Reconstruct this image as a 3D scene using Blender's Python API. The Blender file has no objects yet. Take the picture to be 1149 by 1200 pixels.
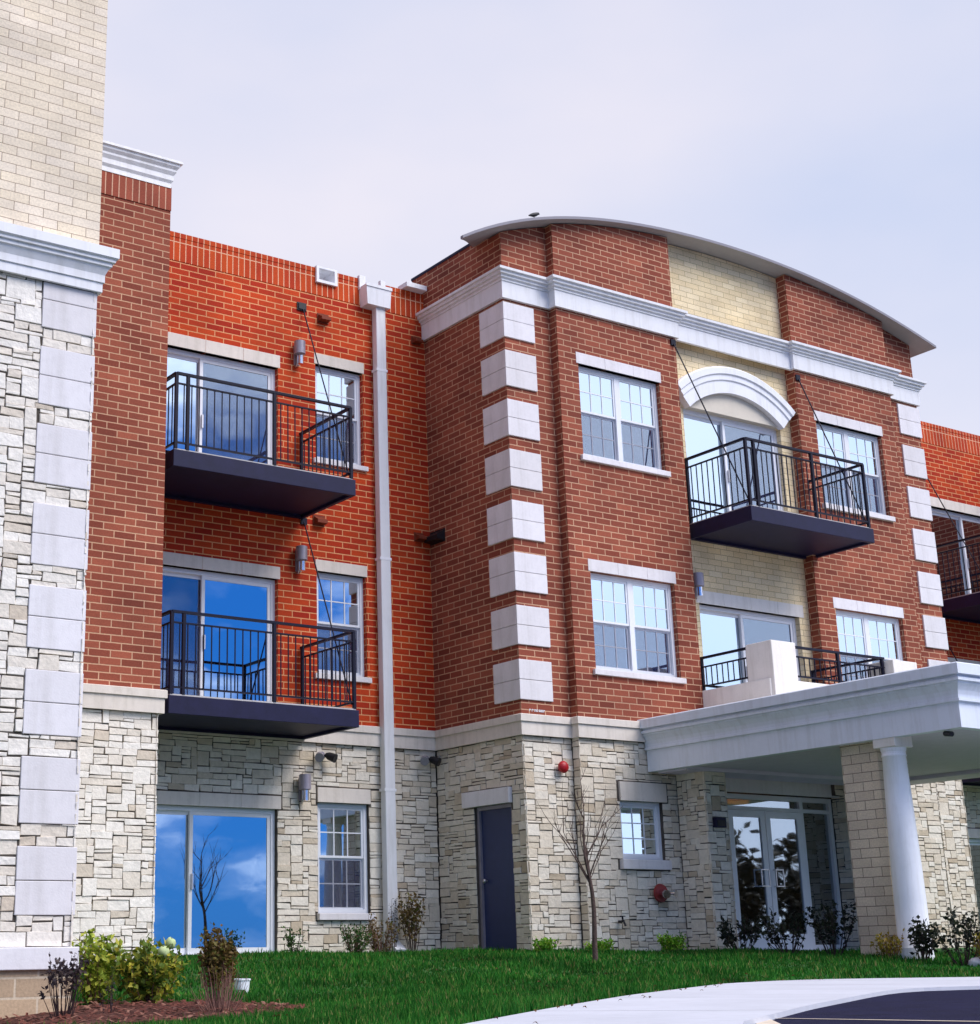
import bpy, math, random
import numpy as np
from mathutils import Vector, Matrix
random.seed(7); np.random.seed(7)
S = bpy.context.scene; COL = S.collection
R = math.radians

# ------------------------------------------------------------------ camera
cam_d = bpy.data.cameras.new('camera'); cam = bpy.data.objects.new('camera', cam_d); COL.objects.link(cam)
F_PX, CX, CY, W_PX, H_PX = 1840.7, 409.96, 562.62, 1149.0, 1200.0
yaw, pit, rol = 0.5758495, 0.2922584, -0.0136784
fw = Vector((math.sin(yaw)*math.cos(pit), math.cos(yaw)*math.cos(pit), math.sin(pit)))
rt = Vector((math.cos(yaw), -math.sin(yaw), 0)); up = rt.cross(fw)
r2 = rt*math.cos(rol)+up*math.sin(rol); u2 = -rt*math.sin(rol)+up*math.cos(rol)
cam.matrix_world = Matrix(((r2.x, u2.x, -fw.x, 0), (r2.y, u2.y, -fw.y, 0), (r2.z, u2.z, -fw.z, 0), (0, 0, 0, 1)))
cam_d.sensor_fit = 'HORIZONTAL'; cam_d.sensor_width = 36
SC = (W_PX/H_PX) / (980/1024)
cam_d.lens = F_PX/W_PX*36
cam_d.shift_x = (W_PX/2-CX)/W_PX; cam_d.shift_y = (CY-H_PX/2)/W_PX
cam_d.clip_start = .05; cam_d.clip_end = 4000
S.camera = cam

# ------------------------------------------------------------------ light
SUN_AZ = math.atan2(.42, -.80); SUN_EL = R(48)
sun_dir = Vector((math.sin(SUN_AZ)*math.cos(SUN_EL), math.cos(SUN_AZ)*math.cos(SUN_EL), math.sin(SUN_EL)))
sd = bpy.data.lights.new('sun', 'SUN'); sd.energy = 2.4; sd.angle = R(36); sd.color = (1, .94, .90)
so = bpy.data.objects.new('sun', sd); COL.objects.link(so)
so.rotation_euler = sun_dir.to_track_quat('Z', 'Y').to_euler(); so.location = (0, -20, 30)
S.view_settings.view_transform = 'Standard'; S.view_settings.look = 'None'
S.view_settings.exposure = 0.30; S.view_settings.gamma = 1

wld = bpy.data.worlds.new('World'); S.world = wld; wld.use_nodes = True
nt = wld.node_tree; N = nt.nodes; LK = nt.links; N.clear()
def nd(tree, typ, **kw):
    n = tree.nodes.new(typ)
    for k, v in kw.items():
        if k.startswith('i_'):
            n.inputs[k[2:].replace('_', ' ')].default_value = v
        else: setattr(n, k, v)
    return n
out = nd(nt, 'ShaderNodeOutputWorld'); bg = nd(nt, 'ShaderNodeBackground'); bg.inputs['Strength'].default_value = .1
sky = nd(nt, 'ShaderNodeTexSky', sky_type='NISHITA', sun_disc=False, sun_elevation=SUN_EL, sun_rotation=SUN_AZ, air_density=1.0, dust_density=.4, ozone_density=2.5)
tc = nd(nt, 'ShaderNodeTexCoord')
sep = nd(nt, 'ShaderNodeSeparateXYZ'); LK.new(tc.outputs['Generated'], sep.inputs[0])
mp = nd(nt, 'ShaderNodeMapping'); mp.inputs['Scale'].default_value = (1, 1, 2.6); mp.inputs['Location'].default_value = (3.1, 1.7, .4)
LK.new(tc.outputs['Generated'], mp.inputs[0])
no = nd(nt, 'ShaderNodeTexNoise', i_Scale=3.4, i_Detail=8.0, i_Roughness=.6); LK.new(mp.outputs[0], no.inputs['Vector'])
def mth(tree, op, a, b=None, clamp=False):
    n = tree.nodes.new('ShaderNodeMath'); n.operation = op; n.use_clamp = clamp
    for i, v in enumerate((a, b)):
        if v is None: continue
        if isinstance(v, (int, float)): n.inputs[i].default_value = v
        else: tree.links.new(v, n.inputs[i])
    return n.outputs[0]
def ramp(tree, fac, stops):
    n = tree.nodes.new('ShaderNodeValToRGB'); e = n.color_ramp.elements
    while len(e) < len(stops): e.new(.5)
    for k, (p, c) in enumerate(stops):
        e[k].position = p; e[k].color = (*c, 1) if len(c) == 3 else c
    tree.links.new(fac, n.inputs[0]); return n.outputs[0]
def mix(tree, fac, a, b, mode='MIX'):
    n = tree.nodes.new('ShaderNodeMix'); n.data_type = 'RGBA'; n.blend_type = mode
    for i, v in ((0, fac), (6, a), (7, b)):
        if isinstance(v, (int, float)): n.inputs[i].default_value = v
        elif isinstance(v, tuple): n.inputs[i].default_value = (*v, 1) if len(v) == 3 else v
        else: tree.links.new(v, n.inputs[i])
    return n.outputs[2]
# overcast sheet over the building (+Y), broken cloud with deep blue gaps in the south-east
blue = mix(nt, .88, mix(nt, 1.0, sky.outputs[0], (.30, .85, 1.75), 'MULTIPLY'), (.10, 1.35, 5.2))
az = mth(nt, 'DIVIDE', sep.outputs[0], mth(nt, 'MAXIMUM', mth(nt, 'MULTIPLY', sep.outputs[1], -1.0), .05))
azr = ramp(nt, mth(nt, 'MULTIPLY', az, .5), [(.29, (0, 0, 0)), (.46, (.34, .34, .34))])
zr = ramp(nt, sep.outputs[2], [(.22, (0, 0, 0)), (.60, (.36, .36, .36))])
cl = mth(nt, 'ADD', mth(nt, 'ADD', no.outputs['Fac'], azr), zr)
clf = ramp(nt, cl, [(.555, (0, 0, 0)), (.69, (1, 1, 1))])
back = ramp(nt, mth(nt, 'ADD', mth(nt, 'MULTIPLY', sep.outputs[1], .5), .5), [(.46, (0, 0, 0)), (.62, (1, 1, 1))])
mp2 = nd(nt, 'ShaderNodeMapping'); mp2.inputs['Scale'].default_value = (1, 1, 2.2); mp2.inputs['Location'].default_value = (.3, 5.2, .9); LK.new(tc.outputs['Generated'], mp2.inputs[0])
no2 = nd(nt, 'ShaderNodeTexNoise', i_Scale=13.0, i_Detail=7.0, i_Roughness=.58); LK.new(mp2.outputs[0], no2.inputs['Vector'])
puff = ramp(nt, mth(nt, 'ADD', mth(nt, 'MULTIPLY', no2.outputs['Fac'], .75), mth(nt, 'MULTIPLY', no.outputs['Fac'], .25)), [(.44, (0, 0, 0)), (.53, (.10, .10, .10)), (.68, (.85, .85, .85))])
fac = mth(nt, 'MAXIMUM', mth(nt, 'MAXIMUM', clf, puff), back)
nb = nd(nt, 'ShaderNodeTexNoise', i_Scale=1.7, i_Detail=5.0, i_Roughness=.5); LK.new(mp2.outputs[0], nb.inputs['Vector'])
cloudc = mix(nt, ramp(nt, nb.outputs['Fac'], [(.34, (0, 0, 0)), (.64, (1, 1, 1))]), (5.0, 5.55, 7.3), (6.75, 6.6, 7.55))
grad = ramp(nt, sep.outputs[2], [(.0, (.93, 1.0, 1.04)), (.30, (.97, 1.0, 1.02)), (.55, (1.06, 1.03, 1.0))])
cloudc = mix(nt, 1.0, cloudc, grad, 'MULTIPLY')
front = ramp(nt, mth(nt, 'ADD', mth(nt, 'MULTIPLY', sep.outputs[1], .5), .5), [(.22, (1.62, 1.74, 1.85)), (.50, (1, 1, 1))])
cloudc = mix(nt, 1.0, cloudc, front, 'MULTIPLY')
west = ramp(nt, mth(nt, 'ADD', mth(nt, 'MULTIPLY', sep.outputs[0], .5), .5), [(.12, (.30, .32, .38)), (.47, (1, 1, 1))])  # unseen cloud toward -X dimmed, added to darken the bay's left flank
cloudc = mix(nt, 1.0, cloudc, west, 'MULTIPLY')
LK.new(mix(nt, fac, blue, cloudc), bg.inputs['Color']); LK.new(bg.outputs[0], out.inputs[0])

# ------------------------------------------------------------------ materials
def lin(c):
    return tuple((v/255/12.92 if v <= 10 else ((v/255+.055)/1.055)**2.4) for v in c)
def mat(name, col=(.5, .5, .5), rough=.6, metal=0.0, noise=.12, nscale=6, bump=.0, bscale=60, spec=.4, streak=0):
    m = bpy.data.materials.new(name); m.use_nodes = True; t = m.node_tree
    p = t.nodes['Principled BSDF']; p.inputs['Roughness'].default_value = rough; p.inputs['Metallic'].default_value = metal
    p.inputs['Specular IOR Level'].default_value = spec
    tc = nd(t, 'ShaderNodeTexCoord')
    n1 = nd(t, 'ShaderNodeTexNoise', i_Scale=nscale, i_Detail=6.0, i_Roughness=.6); t.links.new(tc.outputs['Object'], n1.inputs['Vector'])
    a = tuple(c*(1-noise) for c in col); b = tuple(min(1, c*(1+noise)) for c in col)
    oi = nd(t, 'ShaderNodeObjectInfo'); n3 = nd(t, 'ShaderNodeTexNoise', i_Scale=nscale*7, i_Detail=4.0); t.links.new(tc.outputs['Object'], n3.inputs['Vector'])
    cc = mix(t, 1.0, ramp(t, n1.outputs['Fac'], [(.3, a), (.7, b)]), ramp(t, oi.outputs['Random'], [(0, (.94, .93, .92)), (1, (1.03, 1.03, 1.04))]), 'MULTIPLY')
    cc = mix(t, 1.0, cc, ramp(t, n3.outputs['Fac'], [(.32, (1-noise*.7,)*3), (.5, (1, 1, 1))]), 'MULTIPLY')
    if streak:
        mp_ = nd(t, 'ShaderNodeMapping'); mp_.inputs['Scale'].default_value = (9, 9, .9); t.links.new(tc.outputs['Object'], mp_.inputs[0])
        n4 = nd(t, 'ShaderNodeTexNoise', i_Scale=1.0, i_Detail=6.0, i_Roughness=.65); t.links.new(mp_.outputs[0], n4.inputs['Vector'])
        cc = mix(t, 1.0, cc, ramp(t, n4.outputs['Fac'], [(.36, (1-streak, 1-streak*1.05, 1-streak*1.2)), (.52, (1, 1, 1))]), 'MULTIPLY')
    t.links.new(cc, p.inputs['Base Color'])
    if bump:
        n2 = nd(t, 'ShaderNodeTexNoise', i_Scale=bscale, i_Detail=5.0); t.links.new(tc.outputs['Object'], n2.inputs['Vector'])
        bp = nd(t, 'ShaderNodeBump', i_Strength=bump, i_Distance=.02); t.links.new(n2.outputs['Fac'], bp.inputs['Height']); t.links.new(bp.outputs[0], p.inputs['Normal'])
    return m
def brick_mat(name, c1, c2, mortar, bw=.29, bh=.094, ms=.008, swap=False, offset=.5, rough=.85, dark=.55, bump=.6):
    m = bpy.data.materials.new(name); m.use_nodes = True; t = m.node_tree; p = t.nodes['Principled BSDF']
    p.inputs['Roughness'].default_value = rough; p.inputs['Specular IOR Level'].default_value = .25
    uv = nd(t, 'ShaderNodeUVMap'); v = uv.outputs[0]
    # wavering edges
    nw = nd(t, 'ShaderNodeTexNoise', i_Scale=9.0, i_Detail=3.0); t.links.new(v, nw.inputs['Vector'])
    vm = nd(t, 'ShaderNodeVectorMath', operation='MULTIPLY_ADD'); t.links.new(nw.outputs['Color'], vm.inputs[0])
    vm.inputs[1].default_value = (.006, .006, 0); t.links.new(v, vm.inputs[2]); v2 = vm.outputs[0]
    if swap:
        s = nd(t, 'ShaderNodeSeparateXYZ'); t.links.new(v2, s.inputs[0]); c = nd(t, 'ShaderNodeCombineXYZ')
        t.links.new(s.outputs[1], c.inputs[0]); t.links.new(s.outputs[0], c.inputs[1]); v2 = c.outputs[0]
    def bt(a, b, mo, bias=0.0):
        n = nd(t, 'ShaderNodeTexBrick', offset=offset, i_Scale=1.0, i_Mortar_Size=ms, i_Mortar_Smooth=.15, i_Bias=bias, i_Brick_Width=bw, i_Row_Height=bh)
        n.inputs['Color1'].default_value = (*a, 1); n.inputs['Color2'].default_value = (*b, 1); n.inputs['Mortar'].default_value = (*mo, 1)
        t.links.new(v2, n.inputs['Vector']); return n
    b1 = bt(c1, c2, mortar)
    nl = nd(t, 'ShaderNodeTexNoise', i_Scale=1.1, i_Detail=4.0); t.links.new(v, nl.inputs['Vector'])
    nf = nd(t, 'ShaderNodeTexNoise', i_Scale=45.0, i_Detail=4.0, i_Roughness=.7); t.links.new(v, nf.inputs['Vector'])
    c = mix(t, 1.0, b1.outputs['Color'], ramp(t, nl.outputs['Fac'], [(.3, (.78, .76, .76)), (.7, (1.12, 1.09, 1.06))]), 'MULTIPLY')
    b2 = bt((.80, .80, .82), (1.10, 1.09, 1.07), (1, 1, 1)); b2.squash = 1.0; b2.offset_frequency = 2
    vo = nd(t, 'ShaderNodeVectorMath', operation='ADD'); t.links.new(v2, vo.inputs[0]); vo.inputs[1].default_value = (bw*34, bh*26, 0); t.links.new(vo.outputs[0], b2.inputs['Vector'])
    c = mix(t, .8 if c1[0] < .6 else .35, c, b2.outputs['Color'], 'MULTIPLY')
    c = mix(t, 1.0, c, ramp(t, nf.outputs['Fac'], [(.3, (.80, .80, .80)), (.7, (1.12, 1.12, 1.12))]), 'MULTIPLY')
    t.links.new(c, p.inputs['Base Color'])
    h = mth(t, 'ADD', mth(t, 'MULTIPLY', b1.outputs['Fac'], -1.0), mth(t, 'MULTIPLY', nf.outputs['Fac'], .35))
    bp = nd(t, 'ShaderNodeBump', i_Strength=bump, i_Distance=.008); t.links.new(h, bp.inputs['Height']); t.links.new(bp.outputs[0], p.inputs['Normal'])
    return m
def island_mat(name, stops, rough=.85, nscale=14, namp=.16, bump=.5, bscale=40, trans=0.0, spec=.2):
    m = bpy.data.materials.new(name); m.use_nodes = True; t = m.node_tree; p = t.nodes['Principled BSDF']
    p.inputs['Roughness'].default_value = rough; p.inputs['Specular IOR Level'].default_value = spec
    g = nd(t, 'ShaderNodeNewGeometry'); tc = nd(t, 'ShaderNodeTexCoord')
    c = ramp(t, g.outputs['Random Per Island'], stops)
    n1 = nd(t, 'ShaderNodeTexNoise', i_Scale=nscale, i_Detail=6.0, i_Roughness=.65); t.links.new(tc.outputs['Object'], n1.inputs['Vector'])
    c = mix(t, 1.0, c, ramp(t, n1.outputs['Fac'], [(.3, (1-namp,)*3), (.7, (1+namp*.6,)*3)]), 'MULTIPLY')
    t.links.new(c, p.inputs['Base Color'])
    if bump:
        n2 = nd(t, 'ShaderNodeTexNoise', i_Scale=bscale, i_Detail=6.0); t.links.new(tc.outputs['Object'], n2.inputs['Vector'])
        bp = nd(t, 'ShaderNodeBump', i_Strength=bump, i_Distance=.02); t.links.new(n2.outputs['Fac'], bp.inputs['Height']); t.links.new(bp.outputs[0], p.inputs['Normal'])
    if trans:
        tr = nd(t, 'ShaderNodeBsdfTranslucent'); t.links.new(c, tr.inputs['Color'])
        ms_ = nd(t, 'ShaderNodeMixShader'); ms_.inputs[0].default_value = trans
        t.links.new(p.outputs[0], ms_.inputs[1]); t.links.new(tr.outputs[0], ms_.inputs[2])
        t.links.new(ms_.outputs[0], t.nodes['Material Output'].inputs[0])
    return m
def glass_mat(name, refl=.55, tint=(.30, .36, .42), gloss=(.86, .95, 1.0)):
    m = bpy.data.materials.new(name); m.use_nodes = True; t = m.node_tree; t.nodes.remove(t.nodes['Principled BSDF'])
    tr = nd(t, 'ShaderNodeBsdfTransparent'); tr.inputs[0].default_value = (*tint, 1)
    gl = nd(t, 'ShaderNodeBsdfGlossy'); gl.inputs['Color'].default_value = (*gloss, 1); gl.inputs['Roughness'].default_value = .015
    tc = nd(t, 'ShaderNodeTexCoord'); n = nd(t, 'ShaderNodeTexNoise', i_Scale=1.6, i_Detail=1.0); t.links.new(tc.outputs['Object'], n.inputs['Vector'])
    bp = nd(t, 'ShaderNodeBump', i_Strength=.025, i_Distance=.05); t.links.new(n.outputs['Fac'], bp.inputs['Height']); t.links.new(bp.outputs[0], gl.inputs['Normal'])
    fr = nd(t, 'ShaderNodeFresnel', i_IOR=1.5)
    fac = mth(t, 'ADD', mth(t, 'MULTIPLY', fr.outputs[0], .5), refl, True)
    ms_ = nd(t, 'ShaderNodeMixShader'); t.links.new(fac, ms_.inputs[0]); t.links.new(tr.outputs[0], ms_.inputs[1]); t.links.new(gl.outputs[0], ms_.inputs[2])
    t.links.new(ms_.outputs[0], t.nodes['Material Output'].inputs[0]); return m

M = {}
MORT = (.58, .35, .22)
M['orange'] = brick_mat('orange_brick', (.62, .068, .012), (.42, .024, .008), (.80, .37, .17), ms=.0085)
M['orange_soldier'] = brick_mat('orange_soldier_brick', (.64, .085, .014), (.50, .045, .012), (.90, .52, .32), bw=.40, bh=.098, swap=True, offset=0)
M['bay'] = brick_mat('red_brown_brick', (.37, .104, .060), (.245, .058, .035), (.62, .37, .235), ms=.008)
M['bay_soldier'] = brick_mat('red_brown_soldier_brick', (.37, .098, .058), (.28, .066, .040), (.68, .42, .29), bw=.37, bh=.098, swap=True, offset=0)
M['cream'] = brick_mat('cream_brick', (.92, .80, .54), (.86, .71, .43), (.50, .40, .22), ms=.005, bump=.35)
M['tower_cream'] = brick_mat('pale_cream_brick', (.94, .84, .68), (.90, .79, .60), (.34, .25, .18), ms=.0035, bump=.35)
M['pier_cream'] = brick_mat('sawn_stone_block', (.74, .65, .52), (.66, .57, .45), (.24, .19, .15), bw=.29, bh=.115, ms=.005, bump=.4)
M['foundation'] = brick_mat('tan_foundation_block', (.56, .42, .28), (.48, .36, .24), (.66, .56, .42), bw=.4, bh=.16, ms=.010, bump=.5)
M['stone'] = island_mat('split_ledge_stone', [(0, (.66, .56, .44)), (.10, (.80, .72, .61)), (.5, (.87, .81, .72)), (1, (.92, .87, .79))], namp=.12, bump=.45, bscale=26)
M['stone_warm'] = island_mat('beige_ledge_stone', [(0, (.52, .42, .30)), (.12, (.68, .59, .46)), (.55, (.77, .69, .57)), (1, (.84, .78, .67))], namp=.13, bump=.45, bscale=26)
M['mortar'] = mat('dark_recessed_mortar', (.085, .070, .058), .95, noise=.3)
M['lime'] = mat('smooth_limestone', (.80, .77, .78), .7, noise=.06, nscale=3, bump=.08, streak=.08)
M['lime_warm'] = mat('warm_limestone_lintel', (.76, .69, .61), .7, noise=.06, nscale=3, bump=.08, streak=.10)
M['trim'] = mat('white_painted_cornice', (.86, .87, .90), .5, noise=.03, nscale=2, streak=.10)
M['canopy'] = mat('canopy_paint', (.74, .79, .87), .5, noise=.03, nscale=2, streak=.09)
M['stucco'] = mat('cream_stucco', (.80, .77, .72), .85, streak=.09, noise=.04, bump=.15, bscale=150)
M['stucco_tan'] = mat('tan_stucco', (.72, .66, .55), .85, noise=.04, bump=.15, bscale=150)
M['white'] = mat('white_vinyl', (.82, .84, .88), .35, noise=.02)
M['navy'] = mat('dark_navy_metal', (.011, .0105, .044), .5, noise=.2, spec=.25)
M['rail'] = mat('black_rail_metal', (.006, .006, .020), .45, noise=.1, spec=.2)
M['deck'] = mat('pale_balcony_deck', (.55, .53, .52), .8)
M['roofm'] = mat('pale_roof_metal', (.40, .39, .40), .5, noise=.04)
M['roofedge'] = mat('light_grey_roof_edge', (.26, .25, .29), .5, noise=.03)
M['soffit'] = mat('soffit_paint', (.74, .68, .82), .7, noise=.04)
M['door'] = mat('dark_blue_steel_door', (.022, .036, .12), .4, noise=.1, spec=.5)
M['steel'] = mat('brushed_steel', (.62, .60, .60), .35, metal=.9, noise=.08)
M['chrome'] = mat('chrome', (.75, .75, .8), .15, metal=1)
M['lampmetal'] = mat('silver_lamp_metal', (.34, .31, .36), .4, metal=.25, noise=.1)
M['red'] = mat('red_enamel', (.42, .010, .018), .4)
M['maroon'] = mat('maroon_plate', (.28, .03, .03), .45)
M['black'] = mat('black_plastic', (.012, .012, .016), .5)
M['rust'] = mat('rust_brown_vent', (.20, .035, .012), .7)
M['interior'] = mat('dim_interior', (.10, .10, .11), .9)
M['curtain'] = mat('white_curtain', (.72, .72, .76), .9, noise=.1)
M['curtain_dark'] = mat('slate_curtain', (.26, .27, .38), .9, noise=.2)
ms_c = bpy.data.materials.new('insect_screen'); ms_c.use_nodes = True; _t = ms_c.node_tree
_p = _t.nodes['Principled BSDF']; _p.inputs['Base Color'].default_value = (.03, .035, .12, 1); _p.inputs['Roughness'].default_value = .9
_tr = nd(_t, 'ShaderNodeBsdfTransparent'); _mx = nd(_t, 'ShaderNodeMixShader'); _mx.inputs[0].default_value = .20
_t.links.new(_tr.outputs[0], _mx.inputs[1]); _t.links.new(_p.outputs[0], _mx.inputs[2]); _t.links.new(_mx.outputs[0], _t.nodes['Material Output'].inputs[0]); M['screen'] = ms_c
M['glass'] = glass_mat('window_glass', .70, gloss=(.80, .92, 1.0))
M['glass_low'] = glass_mat('entrance_glass', .34, (.42, .36, .30))
M['concrete'] = mat('concrete_walk', (.58, .60, .67), .85, noise=.07, nscale=1.2, bump=.15, bscale=90)
M['joint'] = mat('dark_joint', (.16, .15, .15), .95)
M['asphalt'] = mat('asphalt', (.012, .012, .042), .9, noise=.3, nscale=3, bump=.5, bscale=220, spec=.15)
M['paint'] = mat('pale_line_paint', (.74, .64, .52), .7, noise=.15, nscale=9)
M['kerbtan'] = mat('worn_line_edge', (.34, .18, .14), .8)
M['earth'] = mat('earth', (.10, .075, .05), .95, noise=.3)
M['turf'] = mat('turf_soil', (.022, .10, .014), .95, noise=.35, nscale=2.5, bump=.6, bscale=80)
M['blade'] = island_mat('grass_blade', [(0, (.012, .10, .010)), (.5, (.026, .165, .018)), (.86, (.060, .23, .026)), (.93, (.16, .24, .05)), (1, (.30, .27, .10))], bump=0, trans=.3, nscale=.9, namp=.55)
M['mulch'] = mat('mulch', (.10, .032, .022), .95, noise=.4, nscale=20, bump=.8, bscale=70)
M['chips'] = island_mat('mulch_chip', [(0, (.05, .016, .012)), (.7, (.16, .05, .035)), (1, (.28, .14, .10))], bump=0)
M['bark'] = mat('grey_brown_bark', (.10, .065, .055), .9, noise=.35, nscale=25, bump=.5, bscale=50)
M['twig'] = mat('dry_red_twig', (.22, .11, .085), .9, noise=.3)
M['darktwig'] = mat('dark_dry_stem', (.045, .022, .024), .9, noise=.3)
def leafm(name, a, b, c): return island_mat(name, [(0, a), (.5, b), (1, c)], rough=.55, bump=0, trans=.3, nscale=3, namp=.25, spec=.3)
M['l_lime'] = leafm('lime_leaf', (0.102, 0.191, 0.017), (0.336, 0.450, 0.045), (0.800, 0.800, 0.135))
M['l_olive'] = leafm('olive_leaf', (0.057, 0.123, 0.013), (0.191, 0.270, 0.028), (0.674, 0.584, 0.067))
M['l_brown'] = leafm('brown_leaf', (0.093, 0.062, 0.019), (0.217, 0.132, 0.039), (0.139, 0.155, 0.023))
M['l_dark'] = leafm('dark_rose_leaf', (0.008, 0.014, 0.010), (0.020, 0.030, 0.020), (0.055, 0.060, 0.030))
M['l_green'] = leafm('fresh_green_leaf', (0.062, 0.217, 0.012), (0.155, 0.403, 0.023), (0.372, 0.558, 0.046))
M['l_mid'] = leafm('mid_green_leaf', (0.019, 0.078, 0.016), (0.046, 0.132, 0.022), (0.124, 0.186, 0.046))
M['l_gold'] = leafm('gold_leaf', (0.155, 0.116, 0.012), (0.372, 0.264, 0.023), (0.186, 0.202, 0.023))
M['l_wood'] = leafm('far_wood_leaf', (.012, .014, .008), (.03, .028, .014), (.06, .045, .02))
M['l_autumn'] = leafm('autumn_leaf', (.05, .022, .010), (.16, .07, .02), (.10, .06, .02))
M['seed'] = leafm('dry_seed_head', (0.019, 0.012, 0.019), (0.046, 0.031, 0.039), (0.109, 0.078, 0.070))
M['petal'] = mat('pale_green_petal', (.55, .66, .32), .7, noise=.1)
mg = bpy.data.materials.new('warm_lamp_glow'); mg.use_nodes = True
pe = mg.node_tree.nodes['Principled BSDF']; pe.inputs['Emission Color'].default_value = (1, .48, .10, 1); pe.inputs['Emission Strength'].default_value = 2.2; M['glow'] = mg

# ------------------------------------------------------------------ mesh builder
WLOC = {}
class MB:
    def __init__(s): s.v = []; s.f = []; s.m = []; s.sm = []
    def face(s, pts, m=0, sm=False):
        i = len(s.v); s.v += [tuple(p) for p in pts]; s.f.append(tuple(range(i, i+len(pts)))); s.m.append(m); s.sm.append(sm); return s
    def box(s, x0, x1, y0, y1, z0, z1, m=0):
        i = len(s.v)
        s.v += [(x0, y0, z0), (x1, y0, z0), (x1, y1, z0), (x0, y1, z0), (x0, y0, z1), (x1, y0, z1), (x1, y1, z1), (x0, y1, z1)]
        for q in ((0, 3, 2, 1), (4, 5, 6, 7), (0, 1, 5, 4), (1, 2, 6, 5), (2, 3, 7, 6), (3, 0, 4, 7)):
            s.f.append(tuple(i+k for k in q)); s.m.append(m); s.sm.append(False)
        return s
    def bar(s, a, b, w, h=None, m=0, upv=(0, 0, 1)):
        h = h or w; a = Vector(a); b = Vector(b); d = (b-a).normalized(); u = Vector(upv)
        if abs(d.dot(u)) > .95: u = Vector((0, 1, 0))
        x = d.cross(u).normalized()*w/2; y = x.cross(d).normalized()*h/2
        i = len(s.v)
        for p in (a, b):
            for q in (-x-y, x-y, x+y, -x+y): s.v.append(tuple(p+q))
        for q in ((0, 3, 2, 1), (4, 5, 6, 7), (0, 1, 5, 4), (1, 2, 6, 5), (2, 3, 7, 6), (3, 0, 4, 7)):
            s.f.append(tuple(i+k for k in q)); s.m.append(m); s.sm.append(False)
        return s
    def tube(s, pts, rad, n=8, m=0, cap=True):
        pts = [Vector(p) for p in pts]; k = len(pts)
        if not isinstance(rad, (list, tuple)): rad = [rad]*k
        base = len(s.v); ref = None
        for j, p in enumerate(pts):
            d = (pts[min(j+1, k-1)]-pts[max(j-1, 0)])
            d = d.normalized() if d.length > 1e-9 else Vector((0, 0, 1))
            if ref is None:
                ref = d.orthogonal().normalized()
            ref = (ref-d*ref.dot(d)); ref = ref.normalized() if ref.length > 1e-6 else d.orthogonal().normalized()
            o = d.cross(ref)
            for q in range(n):
                t = 2*math.pi*q/n; s.v.append(tuple(p+(ref*math.cos(t)+o*math.sin(t))*rad[j]))
        for j in range(k-1):
            for q in range(n):
                a = base+j*n+q; b = base+j*n+(q+1) % n
                s.f.append((a, b, b+n, a+n)); s.m.append(m); s.sm.append(n > 4)
        if cap:
            ends = s.v[base:base+n], s.v[base+(k-1)*n:base+k*n]
            s.face(ends[0][::-1], m); s.face(ends[1], m)
        return s
    def ball(s, c, r, m=0, sx=1, sy=1, sz=1, nu=12, nv=8):
        pts = []
        base = len(s.v)
        for i in range(nv+1):
            ph = math.pi*i/nv
            for j in range(nu):
                t = 2*math.pi*j/nu
                s.v.append((c[0]+r*sx*math.sin(ph)*math.cos(t), c[1]+r*sy*math.sin(ph)*math.sin(t), c[2]+r*sz*math.cos(ph)))
        for i in range(nv):
            for j in range(nu):
                a = base+i*nu+j; b = base+i*nu+(j+1) % nu
                s.f.append((a, a+nu, b+nu, b)); s.m.append(m); s.sm.append(True)
        return s
    def wall(s, u0, u1, z0, z1, holes, front, back, plane, m=0):
        """slab with openings; plane 'Y' (u=x, depth=y) or 'X' (u=y, depth=x)"""
        us = sorted({u0, u1, *[min(max(h[i], u0), u1) for h in holes for i in (0, 1)]})
        zs = sorted({z0, z1, *[min(max(h[i], z0), z1) for h in holes for i in (2, 3)]})
        P = (lambda u, d, z: (u, d, z)) if plane == 'Y' else (lambda u, d, z: (d, u, z))
        def solid(i, j):
            if i < 0 or j < 0 or i >= len(us)-1 or j >= len(zs)-1: return False
            cu = (us[i]+us[i+1])/2; cz = (zs[j]+zs[j+1])/2
            return not any(h[0] < cu < h[1] and h[2] < cz < h[3] for h in holes)
        for i in range(len(us)-1):
            for j in range(len(zs)-1):
                if not solid(i, j): continue
                a, b, c, d = us[i], us[i+1], zs[j], zs[j+1]
                s.face([P(a, front, c), P(b, front, c), P(b, front, d), P(a, front, d)], m)
                s.face([P(b, back, c), P(a, back, c), P(a, back, d), P(b, back, d)], m)
                if not solid(i-1, j): s.face([P(a, back, c), P(a, front, c), P(a, front, d), P(a, back, d)], m)
                if not solid(i+1, j): s.face([P(b, front, c), P(b, back, c), P(b, back, d), P(b, front, d)], m)
                if not solid(i, j-1): s.face([P(a, back, c), P(b, back, c), P(b, front, c), P(a, front, c)], m)
                if not solid(i, j+1): s.face([P(a, front, d), P(b, front, d), P(b, back, d), P(a, back, d)], m)
        return s
    def ashlar(s, u0, u1, z0, z1, holes, plane, front, sign, m=1, gu=.047, gh=.041, seed=1):
        """coursed random ledge stones standing proud of a backing face"""
        rnd = random.Random(seed)
        nu = max(1, round((u1-u0)/gu)); nz = max(1, round((z1-z0)/gh)); gu = (u1-u0)/nu; gh = (z1-z0)/nz
        occ = np.zeros((nu, nz), bool)
        for i in range(nu):
            for j in range(nz):
                a, b = u0+i*gu, z0+j*gh
                for h in holes:
                    if h[0] < a+gu*.5 < h[1] and h[2] < b+gh*.5 < h[3]: occ[i, j] = True
        def P(u, z, d): return (u, front+sign*d, z) if plane == 'Y' else (front+sign*d, u, z)
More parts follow.
